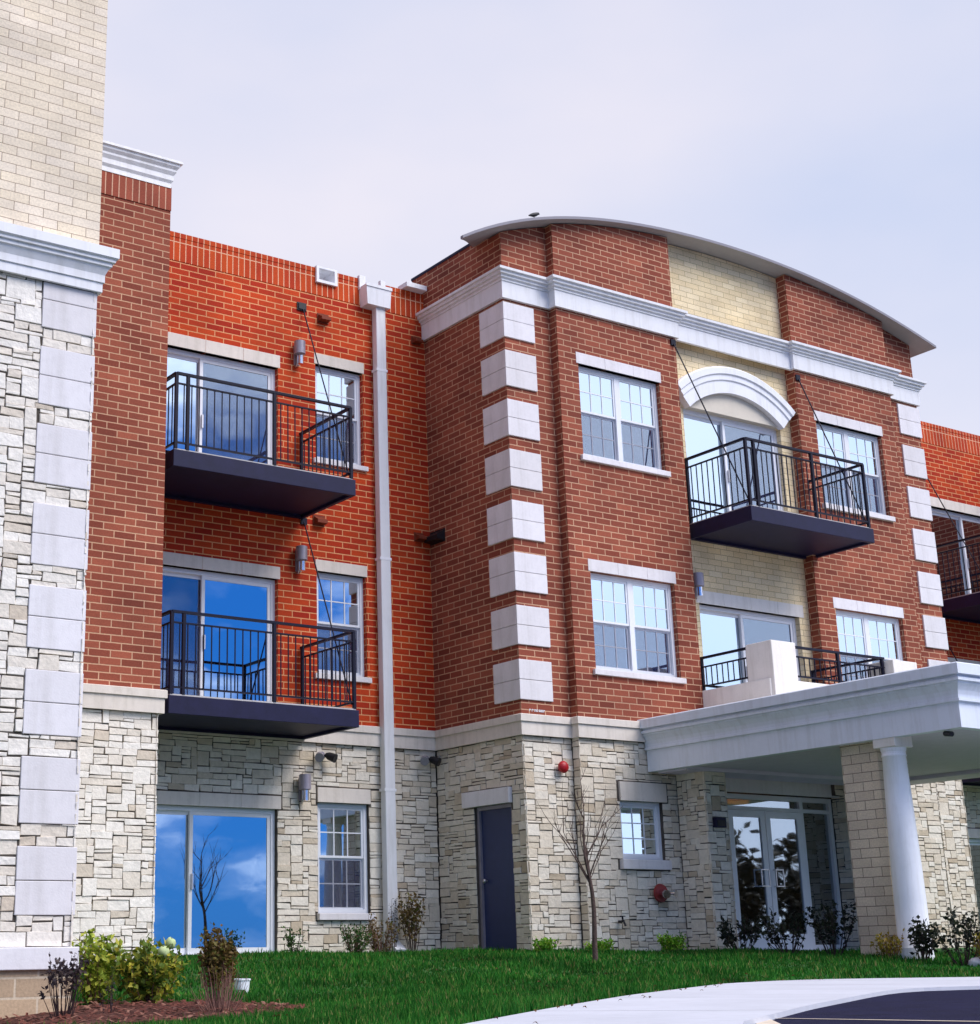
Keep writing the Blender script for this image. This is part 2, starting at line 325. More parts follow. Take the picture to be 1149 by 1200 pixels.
        flip = (sign > 0) if plane == 'Y' else (sign < 0)
        for j in range(nz):
            for i in range(nu):
                if occ[i, j]: continue
                h = rnd.choices((1, 2, 3, 4, 5), (.22, .58, .14, .04, .02))[0]; w = rnd.choices((2, 3, 4, 5, 6, 7, 8), (.04, .18, .25, .22, .15, .10, .06))[0]
                if h >= 4: w = min(max(w, 4), 5)
                if h == 1: w = max(w, 3)
                if h == 3: w = max(w, 4)
                w = min(w, nu-i); h = min(h, nz-j)
                while w > 1 and occ[i:i+w, j].any(): w -= 1
                while h > 1 and occ[i:i+w, j:j+h].any(): h -= 1
                if i+w < nu and (nu-(i+w) == 1 or (i+w+1 < nu and occ[i+w+1, j] and not occ[i+w, j])) and not occ[i+w, j:j+h].any(): w += 1
                if w == 1 and h > 1: h = 1
                occ[i:i+w, j:j+h] = True
                g = .0042; a, b, c, e = u0+i*gu+g, u0+(i+w)*gu-g, z0+j*gh+g, z0+(j+h)*gh-g
                lo, hi = u0+.001, u1-.001
                for H_ in holes:
                    if c+.02 < H_[3] and e-.02 > H_[2]:
                        if abs(b-H_[0]) < gu*.75: b = H_[0]-.006
                        if abs(a-H_[1]) < gu*.75: a = H_[1]+.006
                    if a+.02 < H_[1] and b-.02 > H_[0]:
                        if abs(e-H_[2]) < gh*.75: e = H_[2]-.006
                        if abs(c-H_[3]) < gh*.75: c = H_[3]+.006
                d = .006+.014*rnd.random()**1.3
                jt = lambda k=.0075: (rnd.random()-.5)*2*k
                cor = [(a+jt(), c+jt()), (b+jt(), c+jt()), (b+jt(), e+jt()), (a+jt(), e+jt())]
                cu, cz = (a+b)/2, (c+e)/2
                def inn(p, k): return (p[0]+k*(1 if p[0] < cu else -1), p[1]+k*(1 if p[1] < cz else -1))
                r0 = [P(p[0], p[1], 0) for p in cor]; r1 = [P(p[0], p[1], d-.004) for p in cor]
                r2_ = [P(*inn(p, .0035), d+jt(.003)) for p in cor]
                base = len(s.v); s.v += r0+r1+r2_
                fs = [(8, 9, 10, 11)]
                for k in range(4):
                    k2 = (k+1) % 4; fs += [(k, k2, 4+k2, 4+k), (4+k, 4+k2, 8+k2, 8+k)]
                for q in fs:
                    q = tuple(base+t for t in q); s.f.append(q[::-1] if flip else q); s.m.append(m); s.sm.append(False)
        return s
    def sweep(s, path, prof, m=0, close_ends=True):
        """profile of (outward, z) swept along a 2-D path; outward is to the right of travel"""
        n = len(path); P2 = [Vector(p) for p in path]; rows = []
        for i, p in enumerate(P2):
            d0 = (P2[i]-P2[i-1]).normalized() if i > 0 else None; d1 = (P2[i+1]-P2[i]).normalized() if i < n-1 else None
            n0 = Vector((d0.y, -d0.x)) if d0 else None; n1 = Vector((d1.y, -d1.x)) if d1 else None
            if n0 is None: mv = n1
            elif n1 is None: mv = n0
            else:
                mv = n0+n1; mv = mv/mv.dot(n0) if mv.length > 1e-6 else n0
            rows.append([(p.x+mv.x*o, p.y+mv.y*o, z) for o, z in prof])
        base = len(s.v); k = len(prof)
        for r in rows: s.v += r
        for i in range(n-1):
            for j in range(k-1):
                a = base+i*k+j; s.f.append((a, a+k, a+k+1, a+1)); s.m.append(m); s.sm.append(False)
        if close_ends:
            s.f.append(tuple(base+j for j in range(k))); s.m.append(m); s.sm.append(False)
            s.f.append(tuple(base+(n-1)*k+j for j in reversed(range(k)))); s.m.append(m); s.sm.append(False)
        return s
    def build(s, name, mats, parent=None, bevel=0, origin=None, kind=None, label=None):
        if not isinstance(mats, (list, tuple)): mats = [mats]
        v = np.array(s.v, float); lo = v.min(0); hi = v.max(0)
        o = np.array(origin) if origin is not None else np.array([(lo[0]+hi[0])/2, (lo[1]+hi[1])/2, lo[2]])
        me = bpy.data.meshes.new(name); me.from_pydata((v-o).tolist(), [], s.f)
        for x in mats: me.materials.append(M[x])
        me.polygons.foreach_set('material_index', s.m); me.polygons.foreach_set('use_smooth', s.sm)
        uvl = me.uv_layers.new(name='UVMap')
        me.update()
        nl = len(me.loops); li = np.zeros(nl, int); me.loops.foreach_get('vertex_index', li)
        ln = np.zeros(len(me.polygons), int); me.polygons.foreach_get('loop_total', ln)
        pn = np.zeros(len(me.polygons)*3); me.polygons.foreach_get('normal', pn); pn = np.abs(pn.reshape(-1, 3))
        ax = np.repeat(pn.argmax(1), ln); c = v[li]
        uv = np.where((ax == 0)[:, None], c[:, [1, 2]], np.where((ax == 1)[:, None], c[:, [0, 2]], c[:, [0, 1]]))
        uvl.data.foreach_set('uv', uv.ravel())
        ob = bpy.data.objects.new(name, me); COL.objects.link(ob)
        WLOC[ob] = o
        if parent is not None:
            ob.parent = parent; ob.location = (o-WLOC[parent]).tolist()
        else: ob.location = o.tolist()
        if bevel:
            b = ob.modifiers.new('bevel', 'BEVEL'); b.width = bevel; b.segments = 2; b.limit_method = 'ANGLE'; b.angle_limit = R(40)
        if kind: ob['kind'] = kind
        if label: ob['label'] = label
        return ob
def thing(name, loc, label, cat, group=None):
    o = bpy.data.objects.new(name, None); COL.objects.link(o); o.location = loc; o.empty_display_size = .2
    WLOC[o] = np.array(loc, float); o['label'] = label; o['category'] = cat
    if group: o['group'] = group
    return o
def tag(o, label, cat, group=None):
    o['label'] = label; o['category'] = cat
    if group: o['group'] = group
    return o
def copy_tree(o, parent=None, loc=None, label=None, rotz=None):
    c = o.copy(); COL.objects.link(c); c.parent = parent
    if loc is not None: c.location = loc
    if rotz is not None: c.rotation_euler.z = rotz
    if label: c['label'] = label
    for ch in list(o.children): copy_tree(ch, c)
    return c

# ------------------------------------------------------------------ ground
CTRL = np.array([(9.2,18.9,-.03),(11.5,18.97,-.03),(13.7,18.9,-.03),(13.78,16.94,-.03),(15.4,16.8,-.05),(17,16.9,-.07),(20,17,-.07),(16.3,12.9,-.15),(23,16.9,-.05),(24,19,-.05),(29,18,-.05),
(4.6,6.1,-.33),(6,7.2,-.33),(7.9,8.65,-.33),(9.87,9.96,-.33),(12.1,11.2,-.33),(13.4,11.0,-.33),(15.3,10.2,-.33),(20,10.2,-.33),
(8,4,-.4),(12,6,-.4),(16,7,-.4),(22,8,-.36),(3,3.5,-.42),
(8.5,17.4,-.06),(5.6,12.75,-.5),(4.4,12.75,-.56),(3.4,9.3,-.5),(1,7,-.55),(0,12.7,-.65),(6.5,13.5,-.4)], float)
_k = lambda q: np.where(q > 0, q*np.log(np.maximum(q, 1e-12)), 0)
_P = CTRL[:, :2]; _n = len(_P); _K = _k(((_P[:, None]-_P[None])**2).sum(-1))+np.eye(_n)*.6; _Q = np.c_[np.ones(_n), _P]
_S = np.linalg.solve(np.block([[_K, _Q], [_Q.T, np.zeros((3, 3))]]), np.r_[CTRL[:, 2], 0, 0, 0])
def gz(x, y):
    x = np.atleast_1d(np.asarray(x, float)); y = np.atleast_1d(np.asarray(y, float)); p = np.stack([x, y], -1)
    return np.maximum(_k(((p[..., None, :]-_P)**2).sum(-1))@_S[:_n]+_S[_n]+x*_S[_n+1]+y*_S[_n+2], -.7)
def g1(x, y): return float(gz(x, y)[0])

b = MB(); b.face([(-900, -900, -.95), (900, -900, -.95), (900, 900, -.95), (-900, 900, -.95)])
b.build('ground', 'earth', kind='structure')
# lawn height field
xs = np.linspace(-2, 34, 145); ys = np.linspace(3, 20, 86)
GX, GY = np.meshgrid(xs, ys); GZ = gz(GX.ravel(), GY.ravel()).reshape(GX.shape)
b = MB(); b.v = list(zip(GX.ravel(), GY.ravel(), GZ.ravel())); nx = len(xs)
EDGE = [(-1.5, 1.2), (1.6, 3.6), (4.55, 6.1), (6.1, 7.35), (8.05, 8.85), (10.05, 10.2), (11.2, 10.95), (12.2, 11.28), (12.9, 11.32), (13.5, 11.1), (14.3, 10.55), (15.6, 9.7), (18, 9.2), (34, 9.2)]
EX = np.array([p[0] for p in EDGE]); EY = np.array([p[1] for p in EDGE])
def edge_y(x): return np.interp(x, EX, EY)
for j in range(len(ys)-1):
    for i in range(nx-1):
        if ys[j+1] > edge_y(xs[i])-.55:
            a = j*nx+i; b.f.append((a, a+1, a+nx+1, a+nx)); b.m.append(0); b.sm.append(True)
lawn = b.build('lawn', 'turf', kind='structure')
# concrete walk and asphalt: flat sheets at the driveway level
ASPH = [(-1.2, -1.5), (3.3, 2.9), (5.35, 5.2), (7.3, 6.5), (9.3, 7.72), (10.15, 8.2), (10.7, 8.36), (11.3, 8.3), (13, 7.75), (16, 7.1), (34, 7.1)]
AX = np.array([p[0] for p in ASPH]); AY = np.array([p[1] for p in ASPH])
b = MB(); tt = np.r_[np.linspace(-1.2, 34, 90)]
for i in range(len(tt)-1):
    x0, x1 = tt[i], tt[i+1]
    p = [(x0, np.interp(x0, AX, AY), -.318), (x1, np.interp(x1, AX, AY), -.318), (x1, edge_y(x1), -.318), (x0, edge_y(x0), -.318)]
    b.face(p)
    b.face([(q[0], q[1], -.42) for q in (p[0], p[1])]+[p[1], p[0]])
    b.face([p[3], p[2]]+[(q[0], q[1], -.46) for q in (p[2], p[3])])
for xj in (2.4, 4.6, 6.6, 8.5, 10.2, 11.6, 13.2, 15):
    ya = np.interp(xj, AX, AY)+.01; x2 = xj-.9; yb_ = edge_y(x2)-.01; d_ = np.array([yb_-ya, xj-x2]); d_ = d_/np.hypot(*d_)*.006
    b.face([(xj-d_[0], ya-d_[1], -.3165), (xj+d_[0], ya+d_[1], -.3165), (x2+d_[0], yb_+d_[1], -.3165), (x2-d_[0], yb_-d_[1], -.3165)], 1)
b.build('walkway', ['concrete', 'joint'], kind='structure')
b = MB(); rnd = random.Random(9)
def litter(x, y, z, l):
    a = rnd.random()*6.283; c_, s_ = math.cos(a), math.sin(a)
    b.face([(x-c_*l, y-s_*l, z), (x+s_*l*.5, y-c_*l*.5, z+.012), (x+c_*l, y+s_*l, z+.004), (x-s_*l*.5, y+c_*l*.5, z+.014)])
for k in range(130):
    x = rnd.uniform(5, 15); y = rnd.uniform(8, 17); on = y > edge_y(x)
    if on and not (x < 8.6 and y > 17) and not (x > 13.7 and y > 16.6): litter(x, y, g1(x, y)+.035, .022)
for k in range(36):
    x = rnd.uniform(4.5, 13); y = edge_y(x)-abs(rnd.gauss(0, .25))-.02; litter(x, y, -.314, .018)
o = b.build('fallen_leaves', 'l_autumn'); o['kind'] = 'stuff'; tag(o, 'scattered small brown leaves fallen on the lawn and walk', 'fallen leaves')
b = MB()
for i in range(len(tt)-1):
    x0, x1 = tt[i], tt[i+1]
    b.face([(x0, -60, -.345), (x1, -60, -.345), (x1, np.interp(x1, AX, AY)+.02, -.345), (x0, np.interp(x0, AX, AY)+.02, -.345)])
b.face([(-80, -60, -.345), (-1.2, -60, -.345), (-1.2, -1.48, -.345), (-80, -30, -.345)])
b.face([(34, -60, -.345), (120, -60, -.345), (120, 7, -.345), (34, 7.12, -.345)])
b.build('parking_lot', 'asphalt', kind='structure')
b = MB()   # painted stall lines
b.face([(6.20, 5.96, -.341), (6.26, 5.86, -.341), (7.35, 2.6, -.341), (7.22, 2.6, -.341)])
b.face([(6.20, 5.96, -.341), (6.26, 5.86, -.341), (5.5, 5.02, -.341), (5.36, 5.02, -.341)])
b.face([(11.3, 8.12, -.341), (11.42, 8.0, -.341), (14.0, 7.05, -.341), (14.0, 7.2, -.341)])
b.build('stall_line', 'paint', kind='structure')
# mulch bed round the tower corner
b = MB(); cx_, cy_ = 5.55, 11.9; ring = []
K = 40
rads = [1.0+.12*math.sin(3*2*math.pi*k/K+1)+.08*math.sin(7*2*math.pi*k/K) for k in range(K)]
def mz(x, y): return g1(x, y)+.035
for q in range(5):
    f0, f1 = q/5, (q+1)/5
    for k in range(K):
        t0, t1 = 2*math.pi*k/K, 2*math.pi*(k+1)/K
        def pt(f, t, r): x = cx_+f*r*1.15*math.cos(t); y = cy_+f*r*2.0*math.sin(t); return (x, y, mz(x, y)*1 + .05*(1-f*f)-.025*(f > .99))
        b.face([pt(f0, t0, rads[k]), pt(f1, t0, rads[k]), pt(f1, t1, rads[(k+1) % K]), pt(f0, t1, rads[(k+1) % K])], 0, True)
for k in range(1600):
    t = random.random()*6.283; f = math.sqrt(random.random())*.99; x = cx_+f*1.15*math.cos(t); y = cy_+f*2.0*math.sin(t)
    if y > 12.75 and x < 5.55: continue
    z = mz(x, y)+.05*(1-f*f)+.006; a = random.random()*3.14; l = .02+.035*random.random(); w = .008+.008*random.random()
    ca, sa = math.cos(a), math.sin(a); dz = (random.random()-.5)*.03
    b.face([(x-ca*l-sa*w, y-sa*l+ca*w, z), (x-ca*l+sa*w, y-sa*l-ca*w, z), (x+ca*l+sa*w, y+sa*l-ca*w, z+dz+.01), (x+ca*l-sa*w, y+sa*l+ca*w, z+dz+.01)], 1)
tag(b.build('mulch_bed', ['mulch', 'chips']), 'reddish brown mulch bed at the foot of the stone tower corner', 'mulch bed')['kind'] = 'stuff'
def in_mulch(x, y): return ((x-cx_)/1.12)**2+((y-cy_)/1.95)**2 < 1

# grass blades
def grass():
    n = 105000
    t = np.random.rand(n*3); x = 3.0+np.random.rand(n*3)*15.5; y = 5.5+np.random.rand(n*3)*13.6
    e = edge_y(x); ok = (y > e+.01) & (y < 18.9)
    ok &= ~((x > 13.75) & (y > 16.7)) & ~((x < 8.55) & (y > 17.4)) & ~((x < 5.6) & (y > 12.7)) & ~(((x-cx_)/1.12)**2+((y-cy_)/1.95)**2 < 1)
    d = np.hypot(x, y); ok &= np.random.rand(n*3) < np.clip((11.0/d)**1.3, .22, 1)
    x, y, d = x[ok][:n], y[ok][:n], d[ok][:n]; k = len(x); z = gz(x, y)
    a = np.random.rand(k)*6.283; h = (.028+.034*np.random.rand(k))*(1+.5*np.sin(x*2.1+np.sin(y*1.7))*np.sin(y*2.6))*np.where(np.random.rand(k) < .05, 1.5, 1); w = .0045+.004*np.random.rand(k)
    w *= np.clip(d/9, 1, 2); la = np.random.rand(k)*6.283; le = h*(.15+.5*np.random.rand(k))
    V = np.empty((k, 3, 3))
    V[:, 0] = np.c_[x-np.cos(a)*w, y-np.sin(a)*w, z-.01]; V[:, 1] = np.c_[x+np.cos(a)*w, y+np.sin(a)*w, z-.01]
    V[:, 2] = np.c_[x+np.cos(la)*le, y+np.sin(la)*le, z+h]
    me = bpy.data.meshes.new('grass'); me.vertices.add(3*k); me.vertices.foreach_set('co', V.ravel())
    me.loops.add(3*k); me.loops.foreach_set('vertex_index', np.arange(3*k, dtype=np.int32)); me.polygons.add(k)
    me.polygons.foreach_set('loop_start', np.arange(0, 3*k, 3, dtype=np.int32)); me.polygons.foreach_set('loop_total', np.full(k, 3, np.int32))
    me.materials.append(M['blade']); me.update(calc_edges=True); me.validate()
    o = bpy.data.objects.new('grass', me); COL.objects.link(o); o['kind'] = 'stuff'; tag(o, 'short bright green lawn grass between the building and the walk', 'grass')
grass()

# ------------------------------------------------------------------ the building
YT, YP, YO, YC, YL, YR = 12.83, 17.46, 18.97, 16.94, 16.79, 16.99
XT, XP, XC, XL, XR0, XR1, XLr, XB = 5.503, 8.507, 13.776, 14.671, 17.139, 19.885, 22.354, 23.25
MX = XC+XB                                     # mirror: x -> MX - x
zB0, zB1 = 2.839, 3.127
BLD = thing('apartment_building', (14, 19, -.1), 'three storey apartment building of orange and brown brick over pale stone with curved roof', 'building')

def mir(h): return (MX-h[1], MX-h[0], h[2], h[3])
# openings
SL = {3: (8.74, 11.07, 6.31, 8.364), 2: (8.74, 11.07, 3.127, 5.134), 1: (8.74, 11.07, -.05, 1.898)}
SW = {3: (11.721, 12.58, 7.05, 8.562), 2: (11.721, 12.58, 3.83, 5.337), 1: (11.725, 12.58, .52, 2.02)}
PW = {3: (15.056, 16.722, 7.04, 8.504), 2: (15.056, 16.722, 3.83, 5.273)}
CS = {3: (17.40, 19.63, 6.31, 8.30), 2: (17.42, 19.65, 3.127, 5.09)}
WS = (15.37, 16.18, 1.19, 2.0)
DOOR = (17.285, 18.125, -.06, 1.95)            # in y, on the bay's side wall
ENT = (16.95, 20.07, -.1, 2.25)
o_holes = [SL[3], SL[2], SW[3], SW[2]]; o_low = [SL[1], SW[1]]

# --- corner tower
b = MB(); b.box(1.0, XT, YT, 20.5, 6.43, 12.2); b.build('tower_brick_wall', 'tower_cream', BLD)
b = MB(); b.box(1.0, XT-.03, YT+.03, 20.5, .07, 6.1, 0)
tq = [(4.968, 5.6, .333+.7495*k, .893+.7495*k) for k in range(8)]
b.ashlar(1.0, XT, .077, 6.05, tq, 'Y', YT+.03, -1, seed=3)
b.ashlar(YT, 17.4, .077, 6.05, [], 'X', XT-.03, 1, seed=4)
b.build('tower_stone_wall', ['mortar', 'stone'], BLD)
for k in range(8):
    z0 = .333+.7495*k; b = MB()
    z1 = z0+.56 if k < 7 else 6.03
    b.box(4.968, XT+.004, YT+.008, YT+.52, z0, z0+.277); b.box(4.968, XT+.004, YT+.008, YT+.52, z0+.283, z1)
    b.build('quoin', 'lime', BLD, bevel=.006)
b = MB(); b.box(.98, XT+.03, YT-.05, 20, -.103, .077); b.build('base_course', 'lime', BLD, bevel=.008)
b = MB(); b.box(1.0, XT, YT, 20, -1.2, -.103); b.build('foundation', 'foundation', BLD)
TCORN = [(0, 6.03), (.035, 6.03), (.035, 6.12), (.05, 6.125), (.05, 6.20), (.08, 6.27), (.10, 6.28), (.10, 6.315), (.125, 6.32), (.125, 6.345), (.15, 6.36), (.15, 6.455), (0, 6.48)]
b = MB(); b.sweep([(.9, YT), (XT, YT), (XT, 17.4)], TCORN); b.build('tower_cornice', 'trim', BLD)

# --- brick pier beside the tower
b = MB(); b.box(4.0, XP-.03, YP+.03, 19.6, -.7, zB0, 0)
b.ashlar(4.6, XP, -.4, zB0, [], 'Y', YP+.03, -1, seed=5); b.ashlar(YP, YO, -.1, zB0, [], 'X', XP-.03, 1, seed=6)
b.build('pier_stone_wall', ['mortar', 'stone'], BLD)
b = MB(); b.box(4.0, XP, YP, 19.6, zB1, 9.633); b.build('pier_brick_wall', 'bay', BLD)
b = MB(); b.box(4.0, XP+.004, YP-.012, 19.6, 9.633, 9.98); b.build('soldier_course', 'bay_soldier', BLD)
PCORN = [(0, 9.963), (.02, 9.963), (.02, 10.03), (.045, 10.07), (.045, 10.14), (.075, 10.19), (.075, 10.22), (.11, 10.26), (.11, 10.30), (.14, 10.30), (.14, 10.335), (0, 10.34)]
b = MB(); b.sweep([(4.0, YP), (XP-.03, YP), (XP-.03, 19.6)], PCORN); b.build('pier_cornice', 'trim', BLD)

BAND = [(0, zB0), (.045, zB0), (.045, zB0+.18), (.042, zB0+.186), (.07, zB0+.186), (.07, zB1-.01), (.055, zB1), (0, zB1)]
def band(path):
    b = MB(); b.sweep(path, BAND); return b.build('stone_band', 'lime_warm', BLD)
band([(4.0, YP), (XP, YP), (XP, YO)])

# --- orange wings (left one, and the one right of the bay)
for side in (0, 1):
    f = (lambda h: h) if side == 0 else mir
    x0, x1 = (XP, XC) if side == 0 else (XB, MX-XP)
    b = MB(); b.wall(x0, x1, zB1, 9.70, [f(h) for h in o_holes], YO, YO+.3, 'Y'); b.build('orange_brick_wall', 'orange', BLD)
    notch = [(11.755, 12.085, 9.925, 10.2), (12.60, 12.96, 9.93, 10.2)] if side == 0 else []
    b = MB(); b.wall(x0, x1, 9.70, 10.07, notch, YO-.006, YO+.3, 'Y'); b.build('soldier_course', 'orange_soldier', BLD)
    b = MB(); b.wall(x0, x1, 10.07, 10.146, notch, YO-.012, YO+.31, 'Y'); b.build('parapet_cap', 'orange_soldier', BLD)
    b = MB(); low = [f(h) for h in o_low]
    b.wall(x0, x1, -.6, zB0, low, YO+.03, YO+.3, 'Y', 0); b.ashlar(x0, x1, -.25, zB0, low+[f((8.7, 11.15, 1.89, 2.09)), f((11.70, 12.61, 2.01, 2.24)), f((11.68, 12.64, .42, .53))], 'Y', YO+.03, -1, seed=11+side)
    b.build('wing_stone_wall', ['mortar', 'stone_warm'], BLD)
    if side == 0: band([(XP, YO), (XC, YO), (XC, YC), (XL, YC), (XL, YL), (15.9, YL)])
    else: band([(21.3, YL), (XLr, YL), (XLr, YC), (XB, YC), (XB, YO), (MX-XP, YO)])
# right end pier
b = MB(); b.box(MX-XP, MX-4.5, YP, 19.6, zB1, 10.0); b.build('pier_brick_wall', 'bay', BLD)
b = MB(); b.box(MX-XP, MX-4.5, YP, 19.6, -.7, zB1); b.build('pier_stone_wall', 'pier_cream', BLD)

# --- projecting bay: brick skins
ZX = np.array([12.82, 13.77, 14.7, 16, 17.16, 18.5, 19.87, 21.3, 22.37, 23.27, 23.6]); ZZ = np.array([9.96, 10.45, 10.74, 11.0, 11.12, 11.17, 11.11, 10.93, 10.76, 10.52, 10.42])
PF = np.polyfit(ZX-18.3, ZZ, 5)
def arc(x): return float(np.polyval(PF, x-18.3))
def arc_wall(mb, x0, x1, z0, front, back, m=0, n=10):
    for k in range(n):
        a, c = x0+(x1-x0)*k/n, x0+(x1-x0)*(k+1)/n; za, zc = arc(a)-.015, arc(c)-.015
        mb.face([(a, front, z0), (c, front, z0), (c, front, zc), (a, front, za)], m); mb.face([(c, back, z0), (a, back, z0), (a, back, za), (c, back, zc)], m)
        mb.face([(a, front, za), (c, front, zc), (c, back, zc), (a, back, za)], m)
    mb.face([(x0, back, z0), (x0, front, z0), (x0, front, arc(x0)-.015), (x0, back, arc(x0)-.015)], m)
    mb.face([(x1, front, z0), (x1, back, z0), (x1, back, arc(x1)-.015), (x1, front, arc(x1)-.015)], m)
TB = YC+.3
b = MB()
b.wall(XL, XR0, zB1, 9.6, [PW[3], PW[2]], YL, TB, 'Y'); arc_wall(b, XL, XR0, 9.6, YL, TB)
b.wall(XC, XL, zB1, 9.6, [], YC, TB, 'Y'); arc_wall(b, XC, XL, 9.6, YC, TB)
b.wall(TB, YO+.3, zB1, 10.5, [], XC, XC+.3, 'X')
b.build('bay_brick_wall', 'bay', BLD)
b = MB()
b.wall(XR1, XLr, zB1, 9.6, [mir(PW[3]), mir(PW[2])], YL, TB, 'Y'); arc_wall(b, XR1, XLr, 9.6, YL, TB)
b.wall(XLr, XB, zB1, 9.6, [], YC, TB, 'Y'); arc_wall(b, XLr, XB, 9.6, YC, TB)
b.wall(TB, YO+.3, zB1, 10.5, [], XB-.3, XB, 'X')
b.build('bay_brick_wall', 'bay', BLD)
b = MB(); b.wall(XR0, XR1, zB1, 9.6, [CS[3], CS[2]], YR, TB, 'Y'); arc_wall(b, XR0, XR1, 9.6, YR, TB); b.build('cream_brick_wall', 'cream', BLD)
# parapet flashing on the left side of the bay
b = MB(); b.box(XC-.015, XC+.32, YC+.7, YO+.3, 10.50, 10.54); b.build('parapet_flashing', 'navy', BLD)
# --- bay stone base
lintD = (17.25, 18.36, 1.94, 2.18)
b = MB()
b.wall(YC+.33, YO+.3, -.6, zB0, [DOOR], XC+.03, XC+.3, 'X', 0); b.ashlar(YC, YO+.025, -.12, zB0, [DOOR, lintD], 'X', XC+.03, -1, seed=21)
b.wall(XC+.03, XL, -.6, zB0, [], YC+.03, TB+.03, 'Y', 0); b.ashlar(XC, XL, -.12, zB0, [], 'Y', YC+.03, -1, seed=22)
b.wall(XL, XR0, -.6, zB0, [WS, ENT], YL+.03, TB+.03, 'Y', 0)
b.ashlar(XL, XR0, -.15, zB0, [WS, ENT, (15.33, 16.3, 1.99, 2.28), (15.28, 16.25, 1.05, 1.2)], 'Y', YL+.03, -1, seed=23)
b.ashlar(YL, YC, -.12, zB0, [], 'X', XL+.004, -1, seed=33); b.ashlar(YL, YC, -.12, zB0, [], 'X', XLr-.004, 1, seed=34)
b.wall(XR0, XR1, -.6, zB0, [ENT], YL+.16, TB+.03, 'Y', 0)
b.wall(XR1, XLr, -.6, zB0, [ENT], YL+.03, TB+.03, 'Y', 0); b.ashlar(XR1, XLr, -.15, zB0, [ENT], 'Y', YL+.03, -1, seed=24)
b.wall(XLr, XB-.03, -.6, zB0, [], YC+.03, TB+.03, 'Y', 0); b.ashlar(XLr, XB, -.12, zB0, [], 'Y', YC+.03, -1, seed=25)
b.wall(YC+.33, YO+.3, -.6, zB0, [], XB-.3, XB-.03, 'X', 0); b.ashlar(YC, YO, -.12, zB0, [], 'X', XB-.03, 1, seed=26)
b.ashlar(YL, 17.05, -.1, 2.25, [], 'X', 20.07, -1, seed=35); b.ashlar(YL, 17.05, -.1, 2.25, [], 'X', 16.95, 1, seed=36)
for x0, x1 in ((16.45, 16.9), (20.12, 20.57)):
    b.box(x0+.03, x1-.03, 16.25, YL+.02, -.4, 2.5, 0); b.ashlar(x0, x1, -.15, 2.47, [], 'Y', 16.25, -1, seed=27)
    b.ashlar(16.22, YL, -.15, 2.47, [], 'X', x0+.03, -1, seed=28); b.ashlar(16.22, YL, -.15, 2.47, [], 'X', x1-.03, 1, seed=29)
b.build('bay_stone_wall', ['mortar', 'stone_warm'], BLD)
# --- quoins of the bay
for k in range(8):
    z0 = 3.33+.77*k
    for s in (0, 1):
        b = MB(); xa, xb = (XC-.028, 14.338) if s == 0 else (MX-14.338, XB+.028)
        b.box(xa, xb, YC-.028, 17.501, z0, z0+.277); b.box(xa, xb, YC-.028, 17.501, z0+.283, z0+.56)
        b.build('quoin', 'lime', BLD, bevel=.006)
# --- bay cornice
BC = [(0, 9.335), (.05, 9.335), (.05, 9.60), (.065, 9.605), (.065, 9.635), (.095, 9.65), (.095, 9.685), (.13, 9.695), (.13, 9.735), (.165, 9.745), (.165, 9.785), (0, 9.80)]
path = [(XC, YO+.2), (XC, YC), (XL, YC), (XL, YL), (XR0, YL), (XR0, YL+.07), (XR1, YL+.07), (XR1, YL), (XLr, YL), (XLr, YC), (XB, YC), (XB, YO+.2)]
b = MB(); b.sweep(path, BC); b.build('bay_cornice', 'trim', BLD)
b = MB(); b.box(13.35, XC-.03, YO-.16, YO+.1, 10.15, 10.235); b.build('parapet_return_cap', 'trim', BLD, bevel=.008)
# --- curved roof
b = MB(); n = 48; x0, x1 = 12.82, 23.6; yf = 16.62
for k in range(n):
    a, c = x0+(x1-x0)*k/n, x0+(x1-x0)*(k+1)/n
    def yb(x): return 17.62 if XC <= x <= XB else (yf+.06+(17.62-yf-.06)*max(0, (x-x0)/(XC-x0)) if x < XC else 17.62)
    th = .045
    A, Cc, A2, C2 = arc(a), arc(c), arc(a)+th, arc(c)+th
    b.face([(a, yb(a), A), (c, yb(c), Cc), (c, yf, Cc), (a, yf, A)], 0, True)
    b.face([(a, yf, A), (c, yf, Cc), (c, yf, C2), (a, yf, A2)], 1, True)
    b.face([(a, yf, A2), (c, yf, C2), (c, yb(c), C2), (a, yb(a), A2)], 1, True)
    b.face([(c, yb(c), Cc), (a, yb(a), A), (a, yb(a), A2), (c, yb(c), C2)], 1, True)
for x in (x0, x1):
    b.face([(x, yf, arc(x)), (x, yb(x), arc(x)), (x, yb(x), arc(x)+.045), (x, yf, arc(x)+.045)], 1)
b.build('curved_roof', ['roofm', 'roofedge'], BLD)
